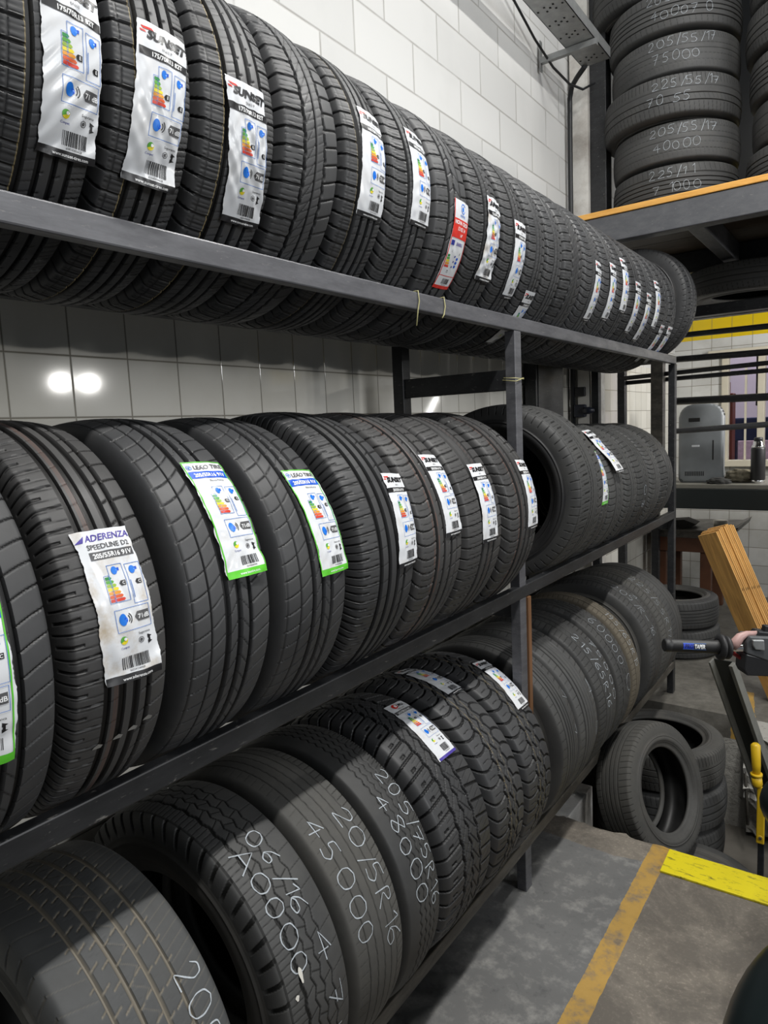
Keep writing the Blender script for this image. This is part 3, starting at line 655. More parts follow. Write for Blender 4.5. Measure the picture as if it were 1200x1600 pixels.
def add_label(root, kind, theta, a0, size=('EN63', '175/70R13 82T', '71 dB'), skew=0, seed=1, amp=.0016, curl=0, paper='paper', part_label=None, lift=0, fin=True):
    info = root_info[root.name]; R, tw, cd = info['R'], info['tw'], info['cd']
    key = (kind, size, round(R, 3), round(tw, 3), round(a0, 3), round(skew, 3), seed, curl, paper, lift, fin)
    if key not in _lab_cache:
        def mp(x, q, off):
            x = np.asarray(x, float); q = np.asarray(q, float)
            a = a0 + x * .001 + skew * (q - 100) * .001
            w = wrinkle(x, q, seed, amp) + lift * sstep((q - 60) / 140) * .03 + (lift * sstep((110 - q) / 110) * .02)
            if curl: w = w + curl * sstep((q + x * .35 - 178) / 34)
            r = crown(R, tw, cd, a) + .0012 + w + off
            th = (100 - q) * .001 / R
            return np.c_[r * np.cos(th), a, r * np.sin(th)]
        nx, nq = (29, 74) if fin else (13, 36)
        X, Q = np.meshgrid(np.linspace(-40, 40, nx), np.linspace(0, 203, nq))
        rs = np.random.RandomState(seed + 50)
        je = np.cumsum(rs.normal(0, .5, nq)); je -= np.linspace(je[0], je[-1], nq); X = X + np.where(X > 0, je[:, None], je[::-1][:, None]) * (np.abs(X) / 40) ** 6
        V = mp(X.ravel(), Q.ravel(), 0); i = np.arange(nq - 1)[:, None]; j = np.arange(nx - 1)[None, :]
        F = np.stack([i * nx + j, (i + 1) * nx + j, (i + 1) * nx + j + 1, i * nx + j + 1], -1).reshape(-1, 4)
        base = mesh_np('sticker', V, F, [M[paper]], smooth=True); subs = []
        for nm, p in label_art(kind, size).items():
            P = np.vstack(p.V); Lr = np.concatenate(p.L); T = np.vstack(p.T); K = np.vstack(p.K)
            me = mesh_np(nm, mp(P[:, 0], P[:, 1], .00055 + .0004 * Lr), T[:, ::-1], [M['ink']], smooth=True)
            at = me.attributes.new('Col', 'FLOAT_COLOR', 'POINT'); at.data.foreach_set('color', np.c_[K, np.ones(len(K))].astype(np.float32).ravel()); subs.append((nm, me))
        _lab_cache[key] = (base, subs)
    base, subs = _lab_cache[key]
    st = link('sticker', base, root); st.rotation_euler = (0, -rad(theta), 0)
    if part_label: st['label'] = part_label
    for nm, me in subs: link(nm, me, st)
    return st

# ------------------------------------------------------------------ chalk handwriting
STROKES = {
 '0': [[(.5, 1), (.15, .85), (.05, .5), (.2, .1), (.5, 0), (.85, .15), (.95, .5), (.8, .9), (.5, 1)]],
 '1': [[(.2, .75), (.55, 1), (.5, 0)]],
 '2': [[(.1, .75), (.35, 1), (.75, .95), (.85, .65), (.5, .35), (.05, .02), (.95, .05)]],
 '3': [[(.1, .9), (.6, 1), (.8, .75), (.4, .55), (.85, .3), (.6, 0), (.1, .1)]],
 '4': [[(.75, .95), (.05, .4), (1, .42)], [(.7, .75), (.62, 0)]],
 '5': [[(.9, 1), (.25, .97), (.15, .55), (.6, .6), (.9, .3), (.6, 0), (.1, .08)]],
 '6': [[(.8, 1), (.3, .7), (.08, .3), (.4, 0), (.85, .15), (.75, .45), (.3, .45), (.1, .25)]],
 '7': [[(.05, .95), (.95, 1), (.35, 0)], [(.3, .5), (.8, .55)]],
 '8': [[(.85, .85), (.5, 1), (.15, .8), (.5, .55), (.85, .25), (.5, 0), (.12, .2), (.5, .52), (.85, .85)]],
 '9': [[(.85, .75), (.5, 1), (.15, .75), (.45, .5), (.85, .75), (.75, .3), (.55, 0)]],
 'R': [[(.1, 0), (.15, 1), (.7, .95), (.8, .7), (.2, .5), (.9, 0)]],
 'A': [[(0, 0), (.5, 1), (.95, 0)], [(.2, .4), (.8, .4)]],
 'V': [[(0, 1), (.45, 0), (.95, 1)]], '/': [[(.75, 1.1), (.2, -.15)]], '-': [[(.1, .5), (.9, .5)]], '|': [[(.5, .9), (.5, .1)]], '$': [[(.85, .85), (.3, 1), (.1, .7), (.8, .4), (.7, .05), (.1, .1)], [(.5, 1.15), (.45, -.15)]]}
def add_chalk(root, lines, w=.0026, seed=3, part='chalk_lettering', faint=False):
    """lines: (text, theta_start_deg, a of the baseline, height m, advance m)"""
    info = root_info[root.name]; R, tw, cd = info['R'], info['tw'], info['cd']; rs = random.Random(seed)
    for txt, th0, a0, hgt, adv in lines:
        pos = 0; V = []; F = []
        for ch in txt:
            if ch == ' ': pos += adv * .6; continue
            sx = adv * .80 * rs.uniform(.85, 1.15); sy = hgt * rs.uniform(.85, 1.15); dy = rs.uniform(-.08, .08) * hgt; sk = rs.uniform(-.1, .15)
            for st in STROKES[ch]:
                P = np.array(st, float); n = len(P)
                tt = np.linspace(0, n - 1, (n - 1) * 6 + 1)
                X = np.interp(tt, range(n), P[:, 0]); Y = np.interp(tt, range(n), P[:, 1])
                if n > 3:                                     # rounded strokes
                    for _ in range(3):
                        X[1:-1] = (X[:-2] + 2 * X[1:-1] + X[2:]) / 4; Y[1:-1] = (Y[:-2] + 2 * Y[1:-1] + Y[2:]) / 4
                s = pos + (X + sk * Y) * sx; a = a0 + dy + Y * sy
                ds = np.gradient(s); da = np.gradient(a); L = np.hypot(ds, da) + 1e-9; ww = w * (.55 + .45 * np.abs(np.sin(tt * 1.3 + rs.uniform(0, 6))))
                b0 = len(V)
                for sg in (-.5, .5):
                    ss = s - sg * ww * da / L; aa = a + sg * ww * ds / L
                    th = rad(th0) - ss / R; r = crown(R, tw, cd, aa) + .0009
                    V += list(np.c_[r * np.cos(th), aa, r * np.sin(th)])
                m = len(s); F += [(b0 + k, b0 + k + 1, b0 + m + k + 1, b0 + m + k) for k in range(m - 1)]
            pos += adv * (.55 if ch in '1/|' else 1)
        link(part, mesh_np('chalk_lettering', np.array(V), np.array(F), [M['chalk']]), root)

# ------------------------------------------------------------------ the room
def struct(name, mb, mat): return tag(mb.build(name, mat), kind='structure')
mb = MB(); mb.box(-.765, -.565, -1.2, 6.2, -.1, 4.6); struct('wall_left', mb, M['wall_left'])
# far wall with a window opening (x -.18 .. .70, z 1.10 .. 1.99)
wx0, wx1, wz0, wz1 = -.20, .62, 1.10, 1.97
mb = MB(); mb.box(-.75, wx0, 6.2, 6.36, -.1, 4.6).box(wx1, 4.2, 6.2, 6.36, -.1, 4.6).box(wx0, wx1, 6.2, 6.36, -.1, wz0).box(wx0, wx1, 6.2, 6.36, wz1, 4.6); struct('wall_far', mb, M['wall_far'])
# floor with a pit beside the rack
px0, py0, px1, py1, pd = -.40, 2.335, 1.3, 3.62, -.578
def floor_sheet():
    mb = MB()
    mb.box(-.75, 4.2, -1.2, py0, -.12, 0).box(-.75, px0, py0, py1, -.12, 0).box(px1, 4.2, py0, py1, -.12, 0).box(-.75, 4.2, py1, 6.3, -.12, 0); return mb
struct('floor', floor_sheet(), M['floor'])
mb = MB(); mb.box(px0 - .1, px1 + .1, py0 - .1, py1 + .1, pd - .05, pd); struct('floor_pit', mb, M['pitblack'])
mb = MB(); mb.box(px0 - .10, px0, py0 - .1, py1 + .1, pd, -.12); struct('wall_pit_rack_side', mb, M['rough'])
mb = MB(); mb.box(-.39, -.045, 2.336, 2.62, pd, -.002, .004); struct('wall_pit_stub', mb, M['whitewall'])
mb = MB(); mb.box(px0 - .10, px1 + .1, py0 - .10, py0, pd, -.12).box(px0 - .1, px1 + .1, py1, py1 + .1, pd, -.12).box(px1, px1 + .1, py0, py1, pd, -.12); struct('wall_pit', mb, M['rough'])
# broken concrete nosing of the pit: an uneven lip along the edge
def lip():
    rs = np.random.RandomState(4); bm = bmesh.new(); n = 90; rows = []
    for i in range(n + 1):
        x = px0 + (px1 - px0) * i / n; j = rs.normal(0, .004); rows.append([bm.verts.new((x, py0 - .002, .0005)), bm.verts.new((x, py0 + .012 + j + .006 * sin(i * .7), -.004 + rs.normal(0, .0012))), bm.verts.new((x, py0 + .014 + j * 1.4, -.05)), bm.verts.new((x, py0 - .01, -.12))])
    for i in range(n):
        for k in range(3): bm.faces.new((rows[i][k], rows[i + 1][k], rows[i + 1][k + 1], rows[i][k + 1]))
    m = MB(); m.bm.free(); m.bm = bm; return m
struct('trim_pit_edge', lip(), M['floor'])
# the rough block at the far corner of the pit
def rough_block():
    rs = np.random.RandomState(9); bm = bmesh.new(); n, m_ = 26, 22; g = []
    for i in range(n):
        row = []
        for k in range(m_):
            x = .37 + .62 * i / (n - 1); z = -.55 * k / (m_ - 1)
            y = 3.42 + rs.normal(0, .008) + .05 * sin(x * 9 + z * 5) * .4 + (.10 if z < -.36 + .04 * sin(x * 22) else 0) + (.14 if i == 0 else 0)
            row.append(bm.verts.new((x, y, z + (rs.normal(0, .004) if 0 < k else -.002))))
        g.append(row)
    for i in range(n - 1):
        for k in range(m_ - 1): bm.faces.new((g[i][k], g[i + 1][k], g[i + 1][k + 1], g[i][k + 1]))
    top = [bm.verts.new((g[i][0].co.x, py1 + .01, -.001)) for i in range(n)]
    for i in range(n - 1): bm.faces.new((g[i][0], top[i], top[i + 1], g[i + 1][0]))
    side = [bm.verts.new((.38, py1 + .01, -.56 * k / (m_ - 1))) for k in range(m_)]
    for k in range(m_ - 1): bm.faces.new((g[0][k], g[0][k + 1], side[k + 1], side[k]))
    m = MB(); m.bm.free(); m.bm = bm; return m
struct('wall_pit_block', rough_block(), M['rough'])
mb = MB(); mb.tube([(.40, 3.435, -.12), (.405, 3.43, -.25), (.42, 3.40, -.43)], .007, 8); tag(mb.build('reinforcing_bar', M['steelworn']), 'longer rusty steel bar sticking out of rough concrete in the pit', 'steel bar')
mb = MB(); mb.tube([(.505, 3.42, -.14), (.53, 3.41, -.24)], .006, 8); tag(mb.build('reinforcing_bar', M['steelworn']), 'short steel bar stub in the rough pit concrete beside the yellow lever', 'steel bar')
# wall pillar
mb = MB(); mb.box(-.55, -.452, 3.80, 4.05, 0, 4.6); struct('pillar', mb, M['whitewall'])
mb = MB(); mb.box(-.452, -.365, 3.83, 3.92, 2.52, 4.6, .003); struct('column_steel', mb, M['steeldark'])

# window: frame, mullion, bars, glass
mb = MB()
for x0, x1 in ((wx0, wx0 + .05), (wx0 + .26, wx0 + .31), (wx1 - .05, wx1)): mb.box(x0, x1, 6.17, 6.25, wz0, wz1, .004)
mb.box(wx0 - .10, wx1 + .1, 6.15, 6.22, wz1 - .01, wz1 + .035, .004).box(wx0 - .04, wx1 + .04, 6.12, 6.25, wz0 - .03, wz0 + .02, .004)
wf = struct('window_1', mb, M['cream'])
mb = MB(); mb.box(wx0 + .165, wx0 + .18, 6.20, 6.215, wz0, wz1 - .08); o = mb.build('window_bar', M['cream'], wf)
mb = MB(); mb.box(wx0 + .05, wx1 - .05, 6.26, 6.264, wz0, wz1); mb.build('window_pane', M['glass'], wf)
# what the window looks out on
mb = MB(); mb.box(-3, 4, 9.2, 9.4, 0, 5); struct('wall_outside', mb, M['lav'])
mb = MB(); mb.box(-4, 5, 6.4, 9.4, -.1, 0); struct('ground_outside', mb, M['pitblack'])
mb = MB(); mb.box(-.262, -.225, 6.60, 6.75, 0, 1.77, .005).box(-.30, -.262, 6.6, 6.75, 0, 1.80, .005).box(-.225, -.185, 6.6, 6.75, 0, 1.67, .004); tag(mb.build('outdoor_post', M['redbrown']), 'red brown stepped post standing outside behind the window', 'post')
mb = MB(); mb.box(-.36, .7, 7.6, 7.75, 1.225, 1.45, .01).box(-.36, -.31, 7.65, 7.72, 0, 1.225).box(.6, .65, 7.65, 7.72, 0, 1.225); tag(mb.build('street_sign', M['navy']), 'dark navy blue panel seen outside through the window', 'panel')
mb = MB(); mb.box(-.42, .5, 7.9, 8.0, .85, 1.215, .005).box(-.4, .5, 7.92, 7.98, 0, .85); tag(mb.build('shop_panel', M['pinkpanel']), 'bright pink panel low outside the window', 'panel')
mb = MB(); mb.box(.03, .10, 6.30, 6.34, 1.55, 1.97, .006); tag(mb.build('blind_strip', M['blackplastic']), 'dark vertical strip hanging outside behind window mullion', 'strip')

# ------------------------------------------------------------------ main tyre rack
ZT, ZM, ZB, L1, L2 = 1.798, .998, .179, 1.867, 3.764
rack = empty('tyre_rack', (0, 1.8, 0)); tag(rack, 'long black steel tyre rack with three tiers along the tiled wall', 'rack'); rack.location = (0, 0, 0)
for z, mt in ((ZT, 'steel'), (ZM, 'steeldark'), (ZB, 'steelworn')):
    mb = MB(); mb.box(-.025, 0, -.6, L2 + .035, z - .040, z, .003); o = mb.build('front_rail', M[mt], rack)
    if mt == 'steel': o['label'] = 'grey top front rail'
    if mt == 'steelworn': o['label'] = 'dusty scuffed lowest front rail'
    mb = MB(); mb.box(-.444, -.419, -.6, L2 + .035, z - .040, z, .003); mb.build('rear_rail', M['steeldark'], rack)
for y in (-.55, L1, L2):
    mt = 'steel' if y == L1 else 'steeldark'
    mb = MB(); mb.box(-.033, -.001, y + .006, y + .050, 0, ZT - .040, .002); mb.build('post', M['steeldark'] if y != L1 else M['steel'], rack)
    mb = MB(); mb.box(-.434, -.394, y, y + .045, 0, ZT - .040, .002); mb.build('post', M['steeldark'], rack)
    if y != L2: mb = MB(); mb.box(-.40, -.03, y + .008, y + .036, 1.588, 1.648, .002); mb.build('cross_bar', M['steeldark'], rack)
    mb = MB(); mb.box(-.40, -.03, y + .008, y + .036, ZM - .10, ZM - .06, .002); mb.build('cross_bar', M['steeldark'], rack)
mb = MB(); mb.box(-.020, .004, L1 + .052, L1 + .074, .30, ZM - .042); tag(mb.build('wooden_batten', M['batten']), 'thin brown wooden batten standing behind the middle rack post', 'batten')
for (y, hang, k) in ((1.36, .035, 0), (1.475, .006, 1)):
    mb = MB(); mb.tube([(-.028, y, ZT + .002), (.002, y, ZT + .002), (.0035, y + .002, ZT - .02), (.003, y - .004, ZT - .04), (.0025, y - .012, ZT - .042 - hang)], .0014, 6)
    tag(mb.build('wire_tie', M['wire']), ['pale wire tie with loose end hanging over the top rail', 'short yellowish wire tie wrapped over the grey top rail'][k], 'wire')
mb = MB(); z = 1.62
mb.tube([(.003, L1 + .055, z), (.003, L1 + .001, z + .001), (-.036, L1 + .001, z + .004), (-.036, L1 + .055, z + .002), (.003, L1 + .055, z + .003), (.004, L1, z - .008), (-.04, L1 + .001, z - .002)], .0013, 6); tag(mb.build('wire_tie', M['wire']), 'pale wire wound round the middle rack post', 'wire')

# ------------------------------------------------------------------ tyres on the rack
XC = -.222
def seat(z, R): return z + math.sqrt(R * R - .197 ** 2)
GT = 'new tyres on the top tier'; GM = 'tyres on the middle tier'; GB = 'tyres on the lowest tier'
def S(pat, R, W, rim, mt='new', ms='side', res=1.0): return ((pat, R, W, rim, mt, ms), dict(res=res))
RT = .283
top = [  # y0, y1, pattern, res, label
 (.268, .418, pat_touring, 1.0, 'sliver of black tyre on the top tier cut by the frame edge'),
 (.420, .563, pat_touring_line, 1.3, 'nearest stickered tyre on the top tier, its sticker cut by the frame top'),
 (.565, .708, pat_touring_line, 1.3, 'second stickered tyre on the top tier, whole sticker with a lifted lower corner'),
 (.710, .878, pat_touring_line, 1.3, 'third stickered tyre on the top tier, beside the plain unstickered one'),
 (.880, 1.040, pat_slots, 1.2, 'unstickered new tyre on the top tier between the third and fourth stickered tyres'),
 (1.042, 1.189, pat_touring_line, 1.0, 'fourth stickered tyre on the top tier, just past the plain tyre'),
 (1.191, 1.355, pat_scallop, 1.0, 'fifth stickered tyre on the top tier, next to the red sticker tyre'),
 (1.357, 1.522, pat_blocks, 1.0, 'top tier tyre wearing the red and white sticker'),
 (1.524, 1.693, pat_scallop, 1.0, 'top tier tyre with a torn crumpled sticker, right after the red sticker tyre'),
 (1.695, 1.854, pat_scallop, 1.0, 'top tier tyre with smooth white sticker, second after the red sticker tyre'),
 (1.856, 1.985, pat_scallop, .8, 'top tier tyre whose short sticker dips behind the rail above the middle post'),
 (1.987, 2.120, pat_scallop, .8, 'first of two unstickered tyres past the middle post on the top tier'),
 (2.122, 2.303, pat_slots, .8, 'second of two unstickered tyres past the middle post on the top tier'),
 (2.305, 2.485, pat_scallop, .8, 'top tier tyre with the first sticker after the two unstickered tyres'),
 (2.487, 2.655, pat_scallop, .8, 'top tier tyre with the second sticker after the two unstickered tyres'),
 (2.657, 2.810, pat_scallop, .8, 'top tier tyre with the third sticker after the unstickered pair, stuck higher'),
 (2.812, 2.970, pat_slots, .8, 'top tier tyre with a narrow low sticker, fourth after the unstickered pair'),
 (2.972, 3.130, pat_scallop, .8, 'top tier tyre with the fifth sticker after the unstickered pair, reaching the rail'),
 (3.132, 3.275, pat_scallop, .8, 'top tier tyre with the last high sticker before the rack end'),
 (3.277, 3.420, pat_slots, .8, 'top tier tyre with a sticker sunk behind the rail, third from the rack end'),
 (3.422, 3.560, pat_slots, .8, 'top tier tyre with a sticker sunk behind the rail, second from the rack end')]
TT = []
for y0, y1, pt, rs_, lb in top:
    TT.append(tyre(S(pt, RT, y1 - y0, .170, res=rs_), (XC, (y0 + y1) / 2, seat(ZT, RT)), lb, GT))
TT.append(tyre(S(pat_van, RT, .155, .165, res=.9), (-.165, 3.672, 2.046), 'last tyre on the top tier, shifted forward and turned so its dark sidewall shows', GT, rot=(0, rad(0), rad(-9))))
def ctr(k): return (top[k][0] + top[k][1]) / 2
sun = lambda m, s, d='71 dB': (m, s, d)
#        index theta   y-centre skew seed amp curl paper
for k, th, y, sk, sd, am, cu, pp, sz in (
 (1, -11.5, .5165, .0, 11, .0024, .006, 'paper', sun('EN63', '175/70R13 82T')), (2, -12, .643, -.08, 12, .0020, .012, 'paper', sun('EN63 P', '175/70R13 82T')),
 (3, -15.5, .806, .10, 13, .0022, .004, 'paper', sun('EN63 P', '175/70R13 82T')), (5, 0, 1.134, -.07, 14, .0014, 0, 'paper', sun('EN63', '165/70R13 79T')),
 (6, 3.7, 1.304, -.04, 15, .0018, 0, 'paper', sun('EN63', '165/70R13 79T')), (8, -9.5, 1.636, -.07, 16, .0036, .006, 'paperold', sun('EN63', '175/65R14 82T')),
 (9, -14.8, 1.800, .05, 17, .0012, 0, 'paper', sun('EN63', '175/65R14 82T')), (10, -48, 1.940, .06, 18, .0008, 0, 'papercream', sun('EN63', '175/65R14 82T')),
 (13, -14.6, 2.432, .02, 20, .0010, 0, 'paper', sun('EN63', '185/65R14 86H')), (14, -10.5, 2.592, .03, 21, .0010, 0, 'paper', sun('EN63', '185/65R14 86H')),
 (15, -1.2, 2.742, .02, 22, .0012, 0, 'paper', sun('EN63', '185/65R14 86H')), (16, -14.8, 2.905, .05, 23, .0010, 0, 'papercream', sun('EN63', '185/60R14 82H')),
 (17, -19.6, 3.064, .05, 24, .0010, 0, 'papercream', sun('EN63', '185/60R14 82H')), (18, -4.8, 3.208, .06, 25, .0010, 0, 'paper', sun('EN63', '185/60R14 82H')),
 (19, -40, 3.362, .05, 26, .0010, 0, 'papercream', sun('EN63', '185/60R14 82H')), (20, -39, 3.497, .06, 27, .0010, 0, 'papercream', sun('EN63', '185/60R14 82H'))):
    add_label(TT[k], 'sunset', th, y - ctr(k), sz, sk, sd, am, cu, pp, fin=k < 10)
add_label(TT[7], 'red', -18.8, 1.472 - ctr(7), skew=-.04, seed=30, amp=.0016, part_label='red and white sticker')

mid = [  # y0 y1 R pattern mat res rim label
 (.245, .418, .302, pat_net, 'new', 1.3, .200, 'middle tier tyre cut by the frame edge, only a green-edged sticker corner showing'),
 (.420, .578, .302, pat_aderenza_red, 'newred', 1.4, .200, 'middle tier tyre with the stained white and purple sticker'),
 (.595, .782, .302, pat_net, 'new', 1.3, .200, 'middle tier tyre with green-edged sticker leaning right, beside the stained sticker tyre'),
 (.790, .978, .302, pat_net, 'new', 1.2, .200, 'middle tier tyre with upright green-edged sticker, between the leaning green one and white stickers'),
 (.998, 1.205, .306, pat_aderenza, 'new', 1.1, .205, 'middle tier tyre with plain ribs and the first white sticker after the green ones'),
 (1.207, 1.412, .305, pat_sunset, 'newred', 1.1, .205, 'middle tier red-lined tyre with the second white sticker after the green ones'),
 (1.414, 1.625, .304, pat_sunset2, 'newred', 1.1, .205, 'middle tier tyre with the third white sticker after the green ones'),
 (1.645, 1.850, .304, pat_sunset, 'newred', 1.0, .205, 'middle tier red-lined tyre with white sticker, last before the middle post'),
 (2.075, 2.335, .302, pat_van, 'used', 1.1, .190, 'broad tyre just past the middle post showing its open dark sidewall, middle tier'),
 (2.345, 2.535, .290, pat_van, 'used', 1.0, .190, 'middle tier tyre with blue-headed green-edged sticker past the post'),
 (2.545, 2.735, .284, pat_ribs, 'used', .8, .180, 'middle tier tyre with the loose diagonal sticker'),
 (2.745, 2.925, .282, pat_scallop, 'used', .8, .180, 'first unstickered tyre after the diagonal sticker, middle tier'),
 (2.935, 3.115, .280, pat_ribs, 'used', .8, .180, 'second unstickered tyre after the diagonal sticker, middle tier'),
 (3.125, 3.315, .279, pat_scallop, 'used', .8, .180, 'middle tier tyre second from the far rack end'),
 (3.325, 3.555, .278, pat_slots, 'used', .8, .180, 'last tyre at the far end of the middle tier')]
MM = []
for y0, y1, R, pt, mt, rs_, rim, lb in mid:
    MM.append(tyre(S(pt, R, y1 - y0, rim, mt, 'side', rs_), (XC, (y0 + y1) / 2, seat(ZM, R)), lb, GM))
def cm(k): return (mid[k][0] + mid[k][1]) / 2
MM[8].location.x = -.185; MM[8].location.z = ZM + .258
add_label(MM[0], 'leao', 1.0, .312 - cm(0), ('', '205/55R16 91V'), -.02, 40, .0016, .004)
add_label(MM[1], 'aderenza', 10.2, .502 - cm(1), ('', ''), .05, 41, .0026, .008, 'paperold', 'stained sticker with purple lettering')
add_label(MM[2], 'leao', 28.2, .718 - cm(2), ('', '205/55R16 91V'), .0, 42, .0022, .008, 'papercream')
add_label(MM[3], 'leao', 21.3, .920 - cm(3), ('', '205/55R16 91V'), .07, 43, .0014, .003, 'papercream')
for k, th, y, sk, sd in ((4, 14.3, 1.169, .09, 44), (5, 21.2, 1.353, .02, 45), (6, 13.5, 1.534, .05, 46), (7, 12.5, 1.802, .08, 47)):
    add_label(MM[k], 'sunset', th, y - cm(k) - (.0 if k != 4 else .0), sun('SP16', '205/55R16 91V', '71dB'), -sk, sd, .0011, .002, 'papercream')
add_label(MM[9], 'leao', 15.6, 2.470 - cm(9), ('', '185R14C'), -.2, 48, .0014, 0, 'papercream', fin=False)
add_label(MM[10], 'sunset', 37, 2.625 - cm(10), sun('VAN', '185R14C'), .05, 49, .0016, .004, 'papercream', lift=.6, part_label='loose diagonal sticker', fin=False)
# bare paper marks left on the second tyre
mb = MB()
inf = root_info[MM[1].name]
for a, t in ((-.034, -27.5), (-.006, -26.5), (.016, -25.6), (.040, -24.5)):
    r = float(crown(inf['R'], inf['tw'], inf['cd'], np.array(a))) + .001; u0 = rad(t)
    mb.bm.faces.new([mb.bm.verts.new((r * cos(u0 + du), a + da, r * sin(u0 + du))) for da, du in ((-.007, -.005), (.006, -.010), (.008, .004), (.001, .018), (-.005, .006))])
mb.build('glue_patch', M['galv'], MM[1])

bot = [  # y0 y1 R pattern mat side res rim label
 (.395, .640, .330, pat_truck, 'taxi', 'sideused', 1.4, .200, 'nearest lowest-tier tyre with pale dusty straight grooves and a chalk scrawl'),
 (.715, .890, .330, pat_worn_blocks, 'used', 'sideused', 1.4, .200, 'worn lowest-tier tyre with zigzag blocks, chalk figures and two white paint spots'),
 (.893, 1.068, .330, pat_dashes, 'usedlight', 'sideused', 1.3, .200, 'smooth grey lowest-tier tyre with dashed ribs and large chalk figures'),
 (1.071, 1.213, .330, pat_wavy, 'used', 'sideused', 1.2, .200, 'dark worn lowest-tier tyre with wavy grooves and chalk size, beside the lugged stickered tyre'),
 (1.232, 1.475, .328, pat_at_lugs, 'new', 'side', 1.3, .200, 'first stickered all-terrain tyre on the lowest tier, with square shoulder lugs'),
 (1.478, 1.668, .330, pat_at_scoops, 'new', 'side', 1.2, .200, 'second stickered all-terrain tyre on the lowest tier, with scooped lugs'),
 (1.670, 1.860, .330, pat_at_scoops, 'new', 'side', 1.2, .200, 'third stickered all-terrain tyre on the lowest tier, by the wooden batten'),
 (1.945, 2.096, .325, pat_lines, 'used', 'sideused', 1.0, .200, 'lowest-tier tyre of thin straight grooves, first past the wooden batten'),
 (2.098, 2.290, .325, pat_lines, 'used', 'sideused', 1.0, .200, 'lowest-tier tyre of thin straight grooves, second past the wooden batten'),
 (2.295, 2.500, .325, pat_sipes, 'used', 'sideused', 1.0, .200, 'lowest-tier worn tyre with a bright chalk size, third past the batten'),
 (2.510, 2.680, .325, pat_zig, 'used', 'sideused', 1.0, .200, 'zigzag-grooved used lowest-tier tyre beside the brown dusty one'),
 (2.690, 2.810, .325, pat_sipes, 'tan', 'sideused', 1.0, .200, 'brown dusty lowest-tier tyre'),
 (2.950, 3.150, .328, pat_sipes, 'used', 'sideused', .9, .200, 'lowest-tier tyre past the brown one, dark sidewall showing'),
 (3.155, 3.355, .328, pat_sipes, 'usedlight', 'sideused', .9, .200, 'grey worn lowest-tier tyre second from the far end'),
 (3.360, 3.560, .322, pat_bald, 'used', 'sideused', .9, .200, 'last tyre at the far end of the lowest tier')]
BB = []
for y0, y1, R, pt, mt, ms, rs_, rim, lb in bot:
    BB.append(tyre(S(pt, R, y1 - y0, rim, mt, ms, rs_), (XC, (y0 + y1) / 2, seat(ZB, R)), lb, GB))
def cb(k): return (bot[k][0] + bot[k][1]) / 2
add_label(BB[4], 'at', 61.7, 1.403 - cb(4), ('', '205/70R15 96T'), -.07, 60, .0010, .004, 'papercream')
add_label(BB[5], 'sunset', 82, 1.619 - cb(5), sun('AT', '215/75R15 100S', '72 dB'), -.05, 61, .0010, .002, 'paper')
add_label(BB[6], 'sunset', 56, 1.820 - cb(6), sun('AT', '215/75R15 100S', '72 dB'), -.12, 62, .0010, .002, 'paper')
add_chalk(BB[0], [('205', 44, .045, .042, .045), ('4 0', 33, -.030, .05, .05)], seed=1)
add_chalk(BB[1], [('A0000', 61, -.047, .036, .050), ('06/16', 64, -.002, .034, .044), ('4 7|', 27, .012, .036, .060)], seed=2)
add_chalk(BB[2], [('45000', 56, -.060, .036, .055), ('20/5R16', 54, .010, .044, .050)], seed=3)
add_chalk(BB[3], [('48000', 48, -.035, .036, .050), ('205/75R16', 56, .014, .036, .041)], seed=4)
add_chalk(BB[7], [('1 1', 38, .03, .03, .1)], seed=5, w=.0018)
add_chalk(BB[8], [('4 5', 30, .05, .03, .09)], seed=6, w=.0018)
add_chalk(BB[9], [('215/65R16', 55, -.03, .042, .040), ('75000', 47, .04, .03, .05)], seed=7)
add_chalk(BB[10], [('60000', 58, -.02, .05, .045), ('0', 12, .0, .06, .09)], seed=8, w=.0018)
add_chalk(BB[11], [('195/65R15', 55, -.02, .035, .035)], seed=9, w=.0018)
add_chalk(BB[12], [('205/R-16', 68, -.03, .045, .042), ('4', 52, .03, .04, .05)], seed=10, w=.0018)
add_chalk(BB[13], [('225/55R17', 66, -.02, .05, .045)], seed=11, w=.0018)
add_chalk(MM[12], [('0$', 2, -.03, .03, .06)], seed=12, w=.0022)
# white paint drips on the worn block tyre
mb = MB(); inf = root_info[BB[1].name]
def blob(mb, a, t, sa, st_):
    r = float(crown(inf['R'], inf['tw'], inf['cd'], np.array(a))) + .0012
    mb.bm.faces.new([mb.bm.verts.new((r * cos(rad(t) + st_ * sin(k) / r), a + sa * cos(k) * (1 + .3 * sin(3 * k)), r * sin(rad(t) + st_ * sin(k) / r))) for k in np.linspace(0, 2 * PI, 14, endpoint=False)])
blob(mb, -.034, 20, .004, .014); blob(mb, -.052, 15, .004, .005); mb.build('paint_spot', M['paperwhite'], BB[1])

